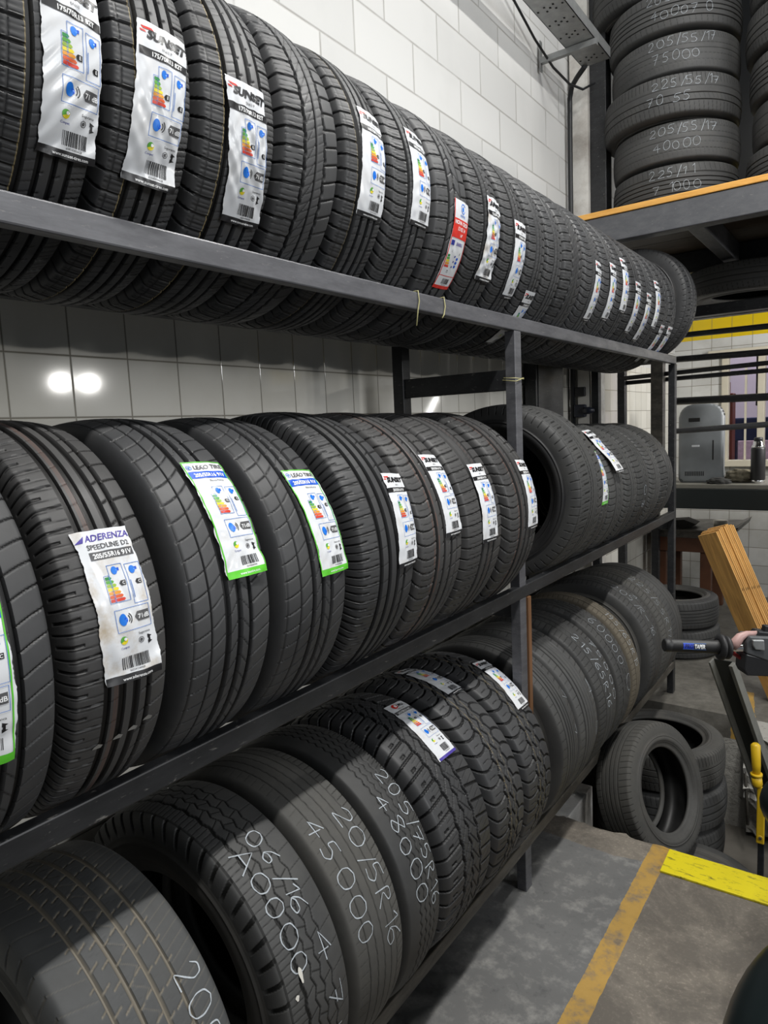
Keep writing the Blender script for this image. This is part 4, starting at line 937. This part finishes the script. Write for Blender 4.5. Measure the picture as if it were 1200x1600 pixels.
# ------------------------------------------------------------------ floor and pit tyres
def su(pat, R, W, rim, mt='used', res=.8): return S(pat, R, W, rim, mt, 'sideused', res)
lay = (PI / 2, 0, 0)
from mathutils import Vector, Matrix
def axis_rot(n): return Vector((0, 1, 0)).rotation_difference(Vector(n).normalized()).to_euler()
tyre(su(pat_lines, .262, .170, .158, 'usedlight', 1.0), (.163, 2.709, .006), 'worn grey tyre standing upright in the pit, its open side towards the aisle', 'used tyres in the pit', rot=axis_rot((.917, -.246, .31)))
GP = 'used tyres in the pit'
tyre(su(pat_sipes, .290, .185, .190, 'usedlight'), (.045, 3.300, -.099), 'topmost used tyre lying flat on the pit stack behind the standing tyre', GP, rot=lay)
o = tyre(su(pat_bald, .290, .185, .190), (.055, 3.300, -.289), 'middle tyre of the flat stack in the pit', GP, rot=lay); add_chalk(o, [('$/2', -50, -.02, .05, .05)], seed=20)
tyre(su(pat_bald, .292, .185, .190), (.045, 3.305, -.482), 'lowest tyre of the flat stack in the pit', GP, rot=lay)
tyre(su(pat_bald, .265, .12, .165), (.322, 2.628, -.517), 'lowest dark tyre under the one behind the yellow board in the pit', GP, rot=lay)
tyre(su(pat_bald, .270, .17, .165), (.325, 2.628, -.360), 'dark tyre lying low in the pit behind the yellow board', GP, rot=axis_rot((.03, -.03, 1)))
GF = 'used tyres on the far floor'
tyre(su(pat_lines, .270, .185, .170), (-.190, 4.565, .278), 'upper of two used tyres stacked on the floor by the pine boards', GF, rot=lay)
tyre(su(pat_lines, .270, .185, .170), (-.180, 4.570, .093), 'lower of two used tyres stacked on the floor by the pine boards', GF, rot=lay)

# ------------------------------------------------------------------ storage deck with stacks of used tyres
deck = empty('storage_deck', (0, 3.5, 0)); tag(deck, 'high steel storage deck with orange boards carrying stacked used tyres', 'rack'); deck.location = (0, 0, 0)
mb = MB(); mb.box(-.44, 2.2, 3.50, 3.58, 2.355, 2.478, .004); mb.build('front_beam', M['steelgrey'], deck)
mb = MB(); mb.box(-.44, 2.2, 4.60, 4.68, 2.355, 2.478, .004); mb.build('rear_beam', M['steeldark'], deck)
for k in range(4):
    ya, yb = ((3.495, 3.575), (3.580, 3.90), (3.905, 4.25), (4.255, 4.68))[k]
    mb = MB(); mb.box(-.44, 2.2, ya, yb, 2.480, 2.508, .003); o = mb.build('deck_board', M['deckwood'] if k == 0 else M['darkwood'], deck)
    if k == 0: o['label'] = 'bright orange front board'
mb = MB(); mb.box(-.44, 2.2, 3.60, 3.64, 2.385, 2.425, .002); mb.build('batten', M['deckwood'], deck)
for x in (.09, .75, 1.4): mb = MB(); mb.box(x, x + .07, 3.58, 4.60, 2.365, 2.475, .003); mb.build('joist', M['steelgrey'] if x == .09 else M['steeldark'], deck)
mb = MB(); mb.box(1.9, 1.98, 3.5, 3.58, 0, 2.355, .003); mb.build('post', M['steeldark'], deck)
mb = MB(); mb.box(1.9, 1.98, 4.6, 4.68, 0, 2.355, .003); mb.build('post', M['steeldark'], deck)
GD1 = 'used tyres stacked on the storage deck by the wall'; GD2 = 'used tyres in the outer stack on the storage deck'
z = 2.508
words = ['bottom tyre', 'second tyre up', 'third tyre up', 'fourth tyre up', 'fifth tyre up', 'sixth tyre up', 'seventh tyre up']
st1 = [(-.045, 3.93, .300, .195, pat_lines, ['225/1 1', '7 1000']), (-.045, 3.94, .302, .195, pat_dashes, ['205/55/17', '40000']), (-.065, 3.93, .325, .200, pat_sipes, ['225/55/17', '70 55']),
       (-.050, 3.94, .302, .190, pat_dashes, ['205/55/17', '75000']), (-.055, 3.94, .312, .195, pat_lines, ['205/55/17', '40007 0']), (-.15, 3.98, .320, .195, pat_bald, None), (-.15, 3.98, .320, .195, pat_bald, None)]
extra = [', chalk marked', ', chalk marked', ', widest and chalk marked', ', chalk marked', ', chalk marked', ', set back to one side', ', mostly above the frame']
for k, (x, y, R, W, pt, ch) in enumerate(st1):
    o = tyre(su(pt, R, W, .215, 'used', .8), (x, y, z + W / 2), words[k] + ' in the wall-side stack on the high deck' + extra[k], GD1, rot=lay); z += W + .001
    if ch:
        # text runs to the right as seen from the aisle
        add_chalk(o, [(ch[0], 100 if k != 2 else 92, .030, .040, .042), (ch[1], 96, -.040, .040, .044)], seed=40 + k, w=.0018)
z = 2.508
for k, (x, W) in enumerate(((.595, .20), (.62, .205), (.605, .205), (.585, .2), (.60, .2))):
    tyre(su((pat_lines, pat_dashes, pat_lines, pat_sipes, pat_bald)[k], .31, W, .215, 'used', .7), (x, 3.95, z + W / 2), words[k] + ' in the outer stack on the high deck', GD2, rot=lay); z += W + .001

# lower pipe rack behind
pr = empty('pipe_rack', (0, 4.3, 0)); tag(pr, 'black pipe rack with horizontal bars under the storage deck', 'rack'); pr.location = (0, 0, 0)
for xa, za, xb, zb, r, y in ((-.44, 1.960, 1.9, 1.945, .016, 4.33), (-.44, 1.826, 1.9, 1.80, .018, 4.33), (-.44, 1.735, 1.9, 1.80, .013, 4.30), (-.44, 1.708, 1.9, 1.74, .013, 4.33), (-.12, 1.580, 1.9, 1.56, .021, 4.33), (-.12, 1.405, 1.9, 1.49, .016, 4.28)):
    mb = MB(); mb.tube([(xa, y, za), (xb, y, zb)], r, 12); o = mb.build('bar', M['steeldark'] if r != .016 or za > 1.5 else M['steelgrey'], pr)
for x in (-.455, 1.9):
    mb = MB(); mb.box(x, x + .045, 4.29, 4.34, 0, 2.11, .003); mb.build('post', M['steeldark'], pr)
mb = MB(); mb.box(-.25, -.18, 4.26, 4.32, 1.05, 2.05, .003); mb.build('post', M['steelworn'], pr)
mb = MB(); mb.box(-.455, 2.0, 4.34, 4.42, 2.055, 2.115, .003); mb.build('shelf_beam', M['steeldark'], pr)
mb = MB(); mb.box(-.455, 2.0, 4.92, 5.0, 2.115, 2.165, .003); mb.build('shelf_beam', M['steeldark'], pr)
for k in range(2):
    GU = 'dark tyres on the shelf under the storage deck'
    tyre(su(pat_bald, .34, .175, .20, 'used', .6), (.20 + k * .70, 4.68, 2.167 + .089), ['dark tyre on the shadowed shelf under the storage deck, nearest the rack end', 'second dark tyre on the shadowed shelf, towards the frame edge', 'third dark tyre on the shadowed shelf, beyond the frame edge'][k], GU, rot=lay)

# ------------------------------------------------------------------ cable tray, bracket, pipe, cables, wall boxes
tray = empty('cable_tray', (0, 0, 0)); tag(tray, 'perforated galvanised cable tray running along the top of the wall', 'cable tray')
def tray_mesh():
    mb = MB(); x0, x1, z = -.42, -.28, 3.262
    mb.box(x0, x1, 1.5, 3.64, z, z + .003).box(x0, x0 + .003, 1.5, 3.64, z, z + .05).box(x1 - .003, x1, 1.5, 3.64, z, z + .05); return mb
mb = tray_mesh(); nf = len(mb.bm.faces)
for k in range(16):
    for dy in (0, .018, .036):
        y = 1.6 + k * .13 + dy
        for x in ((-.405, -.35, -.295) if dy == .018 else (-.37, -.33)): mb.box(x - .004, x + .004, y - .005, y + .005, 3.2605, 3.2615)
o = mb.build('tray', [M['galv'], M['hole']], tray)
for i, pl_ in enumerate(o.data.polygons): pl_.material_index = 0 if i < nf else 1
mb = MB(); mb.prism([(-.55, 3.20), (-.545, 3.20), (-.545, 3.235), (-.27, 3.232), (-.27, 3.258), (-.545, 3.262), (-.545, 3.34), (-.55, 3.34)], 3.40, 3.425); mb.build('bracket', M['galv'], tray)
mb = MB(); mb.tube([(-.40, 3.62, 3.258), (-.47, 3.70, 3.257), (-.515, 3.742, 3.24), (-.532, 3.755, 3.19), (-.534, 3.757, 3.0), (-.534, 3.757, 2.2), (-.534, 3.757, 1.2)], .013, 12); tag(mb.build('cable_pipe', M['cable']), 'black conduit pipe running down the wall corner beside the pillar', 'pipe')
mb = MB(); mb.tube([(-.50, 2.55, 3.75), (-.52, 2.78, 3.52), (-.53, 3.05, 3.38), (-.53, 3.30, 3.30), (-.50, 3.45, 3.22), (-.46, 3.56, 3.17), (-.42, 3.64, 3.16), (-.38, 3.70, 3.20)], .006, 8); tag(mb.build('loose_cable', M['cable']), 'thin black cable sagging from the wall to the cable tray', 'cable')
mb = MB(); mb.box(-.549, -.49, 3.15, 3.50, .5, 2.35, .004); mb.box(-.49, -.486, 3.17, 3.48, .55, 2.3, .001); tag(mb.build('wall_cabinet', M['steeldark']), 'tall black cabinet on the tiled wall behind the rack', 'cabinet')
pn = empty('switch_panel', (0, 0, 0)); tag(pn, 'grey electrical panel with sockets on the pillar behind the rack', 'electrical panel')
mb = MB(); mb.box(-.515, -.445, 3.770, 3.799, 1.35, 1.78, .004); mb.build('back_plate', M['switchgrey'], pn)
mb = MB(); mb.box(-.52, -.465, 3.745, 3.772, 1.625, 1.675, .004); mb.build('switch', M['blackplastic'], pn)
mb = MB(); mb.box(-.525, -.46, 3.735, 3.772, 1.51, 1.58, .008); mb.lathe([(.02, -.47), (.02, -.435), (.008, -.41)], 14, (0, 3.74, 1.545), 'x'); mb.build('plug', M['glassblack'], pn)
mb = MB(); mb.box(-.52, -.46, 3.74, 3.772, 1.44, 1.47, .004); mb.build('socket', M['navy'], pn)
mb = MB(); mb.tube([(-.495, 3.785, 1.78), (-.495, 3.785, 2.4)], .012, 10); mb.build('conduit', M['galv'], pn)

# ------------------------------------------------------------------ counter at the back and what stands on it
ct = empty('workbench', (0, 0, 0)); tag(ct, 'workbench with dusty top and deep black front panel by the far wall', 'workbench')
mb = MB(); mb.box(-.50, 2.0, 4.80, 5.40, 1.018, 1.045, .003); mb.build('bench_top', M['counter'], ct)
mb = MB(); mb.box(-.50, 2.0, 4.79, 4.815, .885, 1.017, .003); mb.build('front_panel', M['greenblack'], ct)
for x in (-.49, 1.9):
    mb = MB(); mb.box(x, x + .05, 5.20, 5.25, 0, 1.017, .003); mb.build('leg', M['steeldark'], ct)
dv = empty('plastic_case', (0, 0, 0)); tag(dv, 'tall grey rounded plastic case with vents standing on the workbench', 'case')
dv.location = (-.112, 5.0, 1.046); dv.rotation_euler = (0, 0, rad(6))
def rr(w, h, rt, rb):
    P = []
    for cx, cz, r, a0 in ((w / 2 - rt, h - rt, rt, 0), (-w / 2 + rt, h - rt, rt, 90), (-w / 2 + rb, rb, rb, 180), (w / 2 - rb, rb, rb, 270)):
        for k in range(7): a = rad(a0 + 15 * k); P.append((cx + r * cos(a), cz + r * sin(a)))
    return P
mb = MB(); mb.prism(rr(.272, .52, .085, .03), -.07, .07, 'y', .018); o = mb.build('shell', M['devicegrey'], dv); [setattr(p, 'use_smooth', True) for p in o.data.polygons]
mb = MB(); mb.box(-.075, -.005, -.076, -.066, .405, .430, .003); mb.build('handle_recess', M['hole'], dv)
mb = MB()
for k in range(11): mb.box(-.095 + k * .011, -.090 + k * .011, -.0725, -.066, .045, .075)
mb.build('vent', M['hole'], dv)
mb = MB(); mb.box(-.055, -.008, -.0725, -.066, .238, .25, .001); mb.build('badge', M['paper'], dv)
mb = MB(); mb.box(.07, .078, -.0725, -.066, .15, .28, .001); mb.build('seam', M['hole'], dv)
th = empty('thermos_flask', (.232, 4.95, 1.046)); tag(th, 'black thermos flask with steel collar on the workbench', 'flask')
mb = MB(); mb.lathe([(.040, .018), (.0425, .022), (.0425, .215), (.040, .225)], 28); mb.build('body', M['blackplastic'], th)
mb = MB(); mb.lathe([(.038, 0), (.041, .002), (.041, .018), (.040, .019)], 28); mb.build('base_ring', M['chrome'], th)
mb = MB(); mb.lathe([(.040, .224), (.038, .236), (.031, .244), (.030, .262), (.027, .266)], 28); mb.build('collar', M['chrome'], th)
mb = MB(); mb.lathe([(.026, .265), (.026, .285), (.021, .29)], 28); mb.build('stopper', M['blackplastic'], th)
def crumple(name, c, size, mat, seed, label, cat):
    rs = np.random.RandomState(seed); bm = bmesh.new(); bmesh.ops.create_icosphere(bm, subdivisions=4, radius=1)
    ks = rs.normal(0, 3.2, (9, 3)); ph = rs.uniform(0, 6, 9)
    for v in bm.verts:
        n = sum(abs(sin(float(np.dot(ks[i], v.co)) + ph[i])) for i in range(9)) / 9
        f = .62 + .6 * n; v.co = (c[0] + v.co.x * size[0] * f, c[1] + v.co.y * size[1] * f, max(c[2] + v.co.z * size[2] * f, 1.0465))
    mb = MB(); mb.bm.free(); mb.bm = bm; return tag(mb.build(name, mat), label, cat)
crumple('crumpled_rag', (.125, 5.02, 1.077), (.10, .07, .05), M['clothtan'], 3, 'bunched tan rag on the workbench beside the thermos', 'rag')
crumple('dark_cloth', (.02, 4.86, 1.058), (.075, .04, .028), M['clothgrey'], 5, 'small dark crumpled cloth at the workbench edge before the grey case', 'cloth')
# little wooden table under the workbench
tb = empty('wooden_table', (0, 0, 0)); tag(tb, 'small reddish wooden table with a dark metal tray top against the tiles', 'table')
mb = MB(); mb.box(-.50, -.02, 5.30, 5.85, .50, .605, .004); mb.build('apron', M['brownwood'], tb)
for x, y in ((-.18, 5.32), (-.49, 5.32), (-.18, 5.78), (-.49, 5.78)):
    mb = MB(); mb.box(x, x + .075, y, y + .06, 0, .50, .004); mb.build('leg', M['brownwood'], tb)
mb = MB(); mb.prism([(-.56, .645), (.06, .660), (.075, .70), (.05, .69), (.02, .672), (-.53, .660), (-.56, .672)], 5.28, 5.90); mb.box(-.5, 0, 5.30, 5.85, .605, .648); mb.build('tray_top', M['steelworn'], tb)
mb = MB(); mb.lathe([(.030, 0), (.048, 0), (.048, .045), (.030, .045)], 24, (-.075, 5.50, .672)); tag(mb.build('tape_roll', M['paperwhite']), 'roll of white tape on the tray of the wooden table', 'tape roll')
mb = MB(); mb.prism([(-.45, .672), (-.25, .672), (-.22, .70), (-.30, .73), (-.40, .72)], 5.36, 5.52); tag(mb.build('plastic_bag', M['clothgrey']), 'grey crumpled bag on the tray of the wooden table', 'bag')

# pine boards leaning in a bundle
from mathutils import Matrix, Vector
P0 = Vector((.262, 3.62, .935)); P1 = Vector((.86, 3.50, .02))
dz = (P0 - P1).normalized(); ax_w = Vector((.80, -.60, 0)); ax_w = (ax_w - dz * ax_w.dot(dz)).normalized(); ax_t = dz.cross(ax_w).normalized()
if ax_t.x < 0: ax_t = -ax_t
P0 = Vector((.211, 3.79, .862)); P1 = Vector((.552, 3.835, .004))
dz = (P0 - P1).normalized(); ax_w = Vector((.90, -.44, 0)); ax_w = (ax_w - dz * ax_w.dot(dz)).normalized(); ax_t = dz.cross(ax_w).normalized()
if ax_t.x < 0: ax_t = -ax_t
Lb = (P0 - P1).length
pl = ['face board of the leaning pine bundle, its broad side towards the rack', 'second pine board in the leaning bundle', 'third pine board in the leaning bundle', 'fourth pine board in the leaning bundle', 'fifth pine board in the leaning bundle', 'sixth pine board in the leaning bundle', 'outermost pine board of the leaning bundle, away from the rack']
for k in range(7):
    c = P1 + ax_t * (k * .0205); L = Lb + (.0, .012, .018, .022, .03, .026, .02)[k]; sh = (0, .004, -.003, .005, 0, .003, -.004)[k]
    Mx = Matrix((( ax_w.x, ax_t.x, dz.x, c.x), (ax_w.y, ax_t.y, dz.y, c.y), (ax_w.z, ax_t.z, dz.z, max(c.z, 0) + 0), (0, 0, 0, 1)))
    mb = MB(); # tongue and groove section, x = width (0 = near corner, going back), y = thickness, z = length
    mb.prism([(sh - .118, .0005), (sh, .0005), (sh, .006), (sh - .004, .0075), (sh - .004, .0125), (sh, .014), (sh, .0198), (sh - .118, .0198), (sh - .118, .013), (sh - .122, .012), (sh - .122, .008), (sh - .118, .007)], 0, L, 'z')
    o = mb.build('pine_board', M['pine']); o.matrix_world = Mx; tag(o, pl[k], 'board', 'bundle of leaning pine boards')
# low end off the floor guard: lift so that no corner dips under the floor
for o in [o for o in C.objects if o.name.startswith('pine_board')]:
    zmin = min((o.matrix_world @ v.co).z for v in o.data.vertices)
    o.location = Vector(o.location) + dz * max(0, (.001 - zmin) / dz.z)

# yellow board on the pit edge
mb = MB(); mb.box(-.45, .45, -.068, .068, 0, .007, .001); o = mb.build('yellow_board', M['yboard']); o.location = (.775, 2.272, .0005); o.rotation_euler = (0, 0, rad(1.0)); tag(o, 'bright yellow scuffed board lying along the edge of the pit', 'board')
# steel channel leaning over the pit
ch = empty('steel_channel', (0, 0, 0)); tag(ch, 'black steel channel leaning over the pit beneath the handlebar grip', 'steel channel')
T0 = Vector((.388, 2.932, .511)); T1 = Vector((.656, 3.28, -.575)); d = (T0 - T1).normalized(); w = Vector((.82, -.30, 0)).normalized(); w = (w - d * w.dot(d)).normalized(); nn = w.cross(d).normalized()
if nn.y > 0: nn = -nn
Mx = Matrix(((w.x, nn.x, d.x, T1.x), (w.y, nn.y, d.y, T1.y), (w.z, nn.z, d.z, T1.z), (0, 0, 0, 1))); L = (T0 - T1).length
mb = MB(); mb.box(-.047, .047, 0, .005, 0, L, .001); o = mb.build('web', M['channel'], ch); o.matrix_world = Mx
for s in (-1, 1):
    mb = MB(); mb.box(s * .047 - (.004 if s < 0 else .012), s * .047 + .004, 0, .034, 0, L, .001); o = mb.build('flange', M['channeledge'], ch); o.matrix_world = Mx
# yellow lever in the pit
yl = empty('jack_lever', (0, 0, 0)); tag(yl, 'yellow steel lever with rounded handle standing upright in the pit', 'lever')
mb = MB(); mb.tube([(.520, 2.80, .245), (.521, 2.80, .238), (.525, 2.798, .16), (.527, 2.797, .12)], [.010, .017, .016, .013], 14); mb.build('handle', M['yellow'], yl)
mb = MB(); mb.tube([(.5265, 2.797, .128), (.527, 2.797, .118)], .021, 14); mb.tube([(.527, 2.797, .118), (.530, 2.796, .085), (.532, 2.795, .075)], [.018, .019, .013], 14); mb.build('collar', M['yellow'], yl)
mb = MB(); mb.box(.530, .558, 2.788, 2.800, -.15, .08, .004); mb.tube([(.545, 2.786, -.125), (.545, 2.802, -.125)], .010, 12); mb.build('flat_arm', M['yellow'], yl)
mb = MB(); mb.tube([(.545, 2.784, -.125), (.545, 2.788, -.125)], .006, 12); mb.build('pivot_bolt', M['steelworn'], yl)
mb = MB(); mb.box(.535, .557, 2.800, 2.815, -.575, -.10, .003).box(.527, .605, 2.785, 2.87, -.577, -.560, .003); mb.build('foot', M['steeldark'], yl)

# motorcycle at the frame edge
bk = empty('motorcycle', (0, 0, 0)); tag(bk, 'motorcycle handlebar and dark bodywork poking in at the edge of the aisle', 'motorcycle')
g0 = Vector((.476, 1.628, .960)); g1 = Vector((.584, 1.705, .949)); u = (g1 - g0).normalized()
def gp(s): return g0 + u * s
mb = MB(); mb.tube([gp(-.002), gp(0), gp(.012), gp(.014), gp(.016), gp(.118), gp(.126)], [.012, .0150, .0155, .0140, .0148, .0150, .0175], 22); mb.build('grip', M['blackrubber'], bk)
mb = MB(); mb.tube([gp(.124), gp(.128), gp(.134), gp(.137)], [.020, .030, .030, .022], 22); mb.tube([gp(.139), gp(.142), gp(.148), gp(.150)], [.018, .027, .027, .018], 22); mb.build('grip_flange', M['blackrubber'], bk)
mb = MB(); mb.tube([gp(.10), gp(.28), gp(.36) + Vector((0, -.01, -.02)), gp(.46) + Vector((0, -.05, -.04)), gp(.56) + Vector((0, -.08, -.03)), gp(.66) + Vector((0, -.14, 0)), gp(.90) + Vector((0, -.20, .02))], .0085, 16); mb.build('handlebar', M['chrome'], bk)
# switch housing
upz = Vector((0, 0, 1)); fr = u.cross(upz).normalized(); upv = fr.cross(u).normalized()
Mh = Matrix(((u.x, fr.x, upv.x, gp(.215).x), (u.y, fr.y, upv.y, gp(.215).y), (u.z, fr.z, upv.z, gp(.215).z), (0, 0, 0, 1)))
mb = MB(); mb.prism([(-.036, .020), (-.030, .034), (.028, .034), (.038, .022), (.036, -.020), (.030, -.026), (-.034, -.006)], -.026, .022, 'y', .003); o = mb.build('switch_housing', M['greyplastic'], bk); o.matrix_world = Mh
mb = MB(); mb.prism([(-.034, -.007), (.030, -.027), (.034, -.022), (.033, -.060), (-.026, -.060), (-.034, -.046)], -.024, .020, 'y', .003); o = mb.build('lower_housing', M['blackplastic'], bk); o.matrix_world = Mh
mb = MB(); mb.prism([(-.026, .028), (.000, .029), (.004, .004), (-.018, .006), (-.025, .016)], .020, .029, 'y', .002); o = mb.build('switch_button', M['galv'], bk); o.matrix_world = Mh
mb = MB(); mb.prism([(-.010, .034), (.030, .034), (.026, .042), (-.004, .044)], -.02, .01, 'y', .002); mb.prism([(.012, .040), (.026, .040), (.026, .056), (.013, .056)], -.012, .004, 'y', .002); o = mb.build('clutch_perch', M['blackplastic'], bk); o.matrix_world = Mh
mb = MB(); mb.tube([gp(.152) + upv * .006 + fr * .010, gp(.158) + upv * .016 + fr * .014, gp(.168) + upv * .030 + fr * .012, gp(.185) + upv * .036 + fr * .006, gp(.22) + upv * .037], [.012, .012, .010, .007, .006], 12); mb.build('cable_sleeve', M['pink'], bk)
mb = MB(); mb.tube([gp(.143) + upv * .012 - fr * .01, gp(.155) + upv * .004 - fr * .012, gp(.170) - upv * .018 - fr * .012, gp(.19) - upv * .03], .0045, 8); mb.build('red_cable', M['redcable'], bk)
# grip badge and lettering wrapped on the grip
def on_grip(x, q, off):
    """x along the grip in mm from its outer end, q around (mm, down)"""
    x = np.asarray(x, float); q = np.asarray(q, float); r = .0150 + off; t = .25 - q * .001 / .015
    A = np.array(fr); B = np.array(upv); P = np.array(g0)[None, :] + np.outer(x * .001, np.array(u))
    return P + r * (np.cos(t)[:, None] * A + np.sin(t)[:, None] * B)
def grip_mesh(nm, p, off):
    P = np.vstack(p.V); T = np.vstack(p.T); K = np.vstack(p.K); me = mesh_np(nm, on_grip(P[:, 0], P[:, 1], off), T, [M['ink']]); at = me.attributes.new('Col', 'FLOAT_COLOR', 'POINT'); at.data.foreach_set('color', np.c_[K, np.ones(len(K))].astype(np.float32).ravel()); return link(nm, me, bk)
COL['royal'] = (.02, .05, .42); COL['darkblue'] = (.008, .015, .12)
sgn = 1
p = Print(); p.rect(38, -6.5, 62, 6.5, 'royal'); p.rect(62, -6.5, 90, 6.5, 'black'); p.rect(37, -7.2, 91, -6.4, 'line'); p.rect(37, 6.4, 91, 7.2, 'line'); grip_mesh('grip_badge', p, .0006)
p = Print(); p.text('PRO', 51, 4.4, 12.5, 'darkblue', .18, .03, sx=.82); p.text('TAPER', 75.5, 4.4, 12.5, 'white', .18, .03, sx=.68); grip_mesh('grip_lettering', p, .0011)
# bodywork
mb = MB()
def ell(c, s, rx=0, rz=0, n=3):
    bm = bmesh.new(); bmesh.ops.create_icosphere(bm, subdivisions=n, radius=1)
    R4 = Matrix.Rotation(rz, 4, 'Z') @ Matrix.Rotation(rx, 4, 'X')
    for v in bm.verts: v.co = R4 @ Vector((v.co.x * s[0], v.co.y * s[1], v.co.z * s[2])) + Vector(c)
    for f in bm.faces: f.smooth = True
    m = MB(); m.bm.free(); m.bm = bm; return m
BODY = (.82, 1.262, .375)
ell(BODY, (.145, .26, .165), rad(12), rad(-8), 4).build('side_fairing', M['fender'], bk)
ell((.725, 1.86, .52), (.075, .07, .075), 0, 0, 3).build('fork_guard', M['navy'] if False else M['fender'], bk)
ell((.745, 1.89, .78), (.055, .05, .03), 0, 0, 3).build('headlight_bracket', M['blackplastic'], bk)
mb = MB(); mb.box(.66, .80, 2.10, 2.13, .60, .80, .004); mb.build('side_panel', M['cardboard'], bk)
def wheel(c, R, nm):
    pts = [(c[0], c[1] + (R - .05) * cos(2 * PI * k / 48), c[2] + (R - .05) * sin(2 * PI * k / 48)) for k in range(49)]
    w_ = MB().tube(pts, .05, 14, caps=False).build(nm, M['side'], bk)
    pts = [(c[0], c[1] + (R - .10) * cos(2 * PI * k / 48), c[2] + (R - .10) * sin(2 * PI * k / 48)) for k in range(49)]
    MB().tube(pts, .014, 10, caps=False).build('rim', M['galv'], w_)
    mb = MB(); mb.lathe([(.02, -.07), (.045, -.05), (.045, .05), (.02, .07)], 20, c, 'x')
    for k in range(7):
        a = 2 * PI * k / 7; mb.tube([(c[0], c[1] + .03 * cos(a), c[2] + .03 * sin(a)), (c[0], c[1] + (R - .10) * cos(a), c[2] + (R - .10) * sin(a))], .010, 8)
    mb.build('hub', M['steeldark'], w_)
wheel((1.0, .62, .302), .30, 'rear_wheel'); wheel((1.0, 2.0, .302), .30, 'front_wheel')
mb = MB()
for dx in (-.08, .08): mb.tube([(.96 + dx, 1.80, .92), (1.0 + dx, 2.0, .302)], .020, 12)
mb.box(.86, 1.06, 1.78, 1.84, .86, .89, .004); mb.build('fork', M['steeldark'], bk)
mb = MB(); mb.tube([(.97, 1.78, .86), (.99, 1.45, .62), (1.0, 1.05, .58), (1.0, .62, .302)], .028, 12); mb.tube([(.97, 1.78, .80), (.99, 1.50, .35), (1.0, 1.05, .30), (1.0, .62, .302)], .022, 12); mb.build('frame_tube', M['steeldark'], bk)
ell((1.0, 1.00, .74), (.12, .36, .065), rad(-4), 0, 4).build('seat', M['blackplastic'], bk)
ell((.99, 1.48, .80), (.13, .24, .115), rad(8), 0, 4).build('fuel_tank', M['fender'], bk)
ell((1.0, 1.26, .42), (.13, .16, .14), 0, 0, 4).build('engine', M['steelgrey'], bk)

# ------------------------------------------------------------------ lights
def area(name, loc, rot, sx, sy, e, col=(1, 1, 1)):
    l = bpy.data.lights.new(name, 'AREA'); l.shape = 'RECTANGLE'; l.size = sx; l.size_y = sy; l.energy = e; l.color = col
    o = bpy.data.objects.new(name, l); C.objects.link(o); o.location = loc; o.rotation_euler = rot; return o
def aim(o, t): o.rotation_euler = (Vector(t) - Vector(o.location)).to_track_quat('-Z', 'Y').to_euler()
K = 1.0
area('ceiling_tube_near', (1.05, .45, 3.75), (0, 0, 0), .10, 1.2, 70 * K, (1, .985, .95))
area('ceiling_tube_deck', (.35, 2.75, 4.75), (0, 0, 0), 1.0, .10, 26 * K, (1, .985, .95))
area('ceiling_tube_middle', (1.05, 2.30, 3.75), (0, 0, 0), .10, 1.2, 70 * K, (1, .985, .95))
o = area('hall_fill', (5.5, 1.2, 2.9), (0, 0, 0), 1.5, 1.5, 135 * K, (.97, .985, 1)); aim(o, (-.5, 1.6, 1.7))  # added fill that lifts the tiles, no fixture of its own
for k, y in enumerate((4.62, 4.98)):
    o = area('hall_floodlight', (6.2, y, 2.25), (0, 0, 0), .085, .085, 26 * K, (1, .98, .94)); aim(o, (-.5, 1.6, 1.7))
o = area('bench_fill', (.9, 5.0, 1.98), (0, 0, 0), .1, 1.0, 24 * K, (1, .98, .95)); aim(o, (-.4, 5.5, 1.2))  # added fill for the bench corner and side wall, not an actual tube
o = area('street_daylight', (.3, 7.6, 4.4), (0, 0, 0), 2, 2, 130 * K, (.95, .92, 1)); aim(o, (.2, 9.2, 1.5))
w = bpy.data.worlds.new('world'); bpy.context.scene.world = w; w.use_nodes = True
bg = w.node_tree.nodes['Background']; bg.inputs[0].default_value = (.85, .93, 1, 1); bg.inputs[1].default_value = .15

# ------------------------------------------------------------------ camera
F_PX, YAW, PITCH, ROLL = 1069.09, .631807, .118861, -.0450255
cam = bpy.data.cameras.new('camera'); co = bpy.data.objects.new('camera', cam); C.objects.link(co); bpy.context.scene.camera = co
cam.sensor_fit = 'VERTICAL'; cam.sensor_height = 24; cam.lens = 24 * F_PX / 1600; cam.clip_start = .02; cam.clip_end = 60
f = Vector((-sin(YAW) * cos(PITCH), cos(YAW) * cos(PITCH), -sin(PITCH))); r = Vector((cos(YAW), sin(YAW), 0)); up = r.cross(f)
r2 = r * cos(ROLL) + up * sin(ROLL); u2 = -r * sin(ROLL) + up * cos(ROLL)
co.matrix_world = Matrix(((r2.x, u2.x, -f.x, .873135), (r2.y, u2.y, -f.y, 0), (r2.z, u2.z, -f.z, 1.487473), (0, 0, 0, 1)))
sc = bpy.context.scene
sc.view_settings.view_transform = 'Standard'; sc.view_settings.look = 'None'; sc.view_settings.exposure = -.15
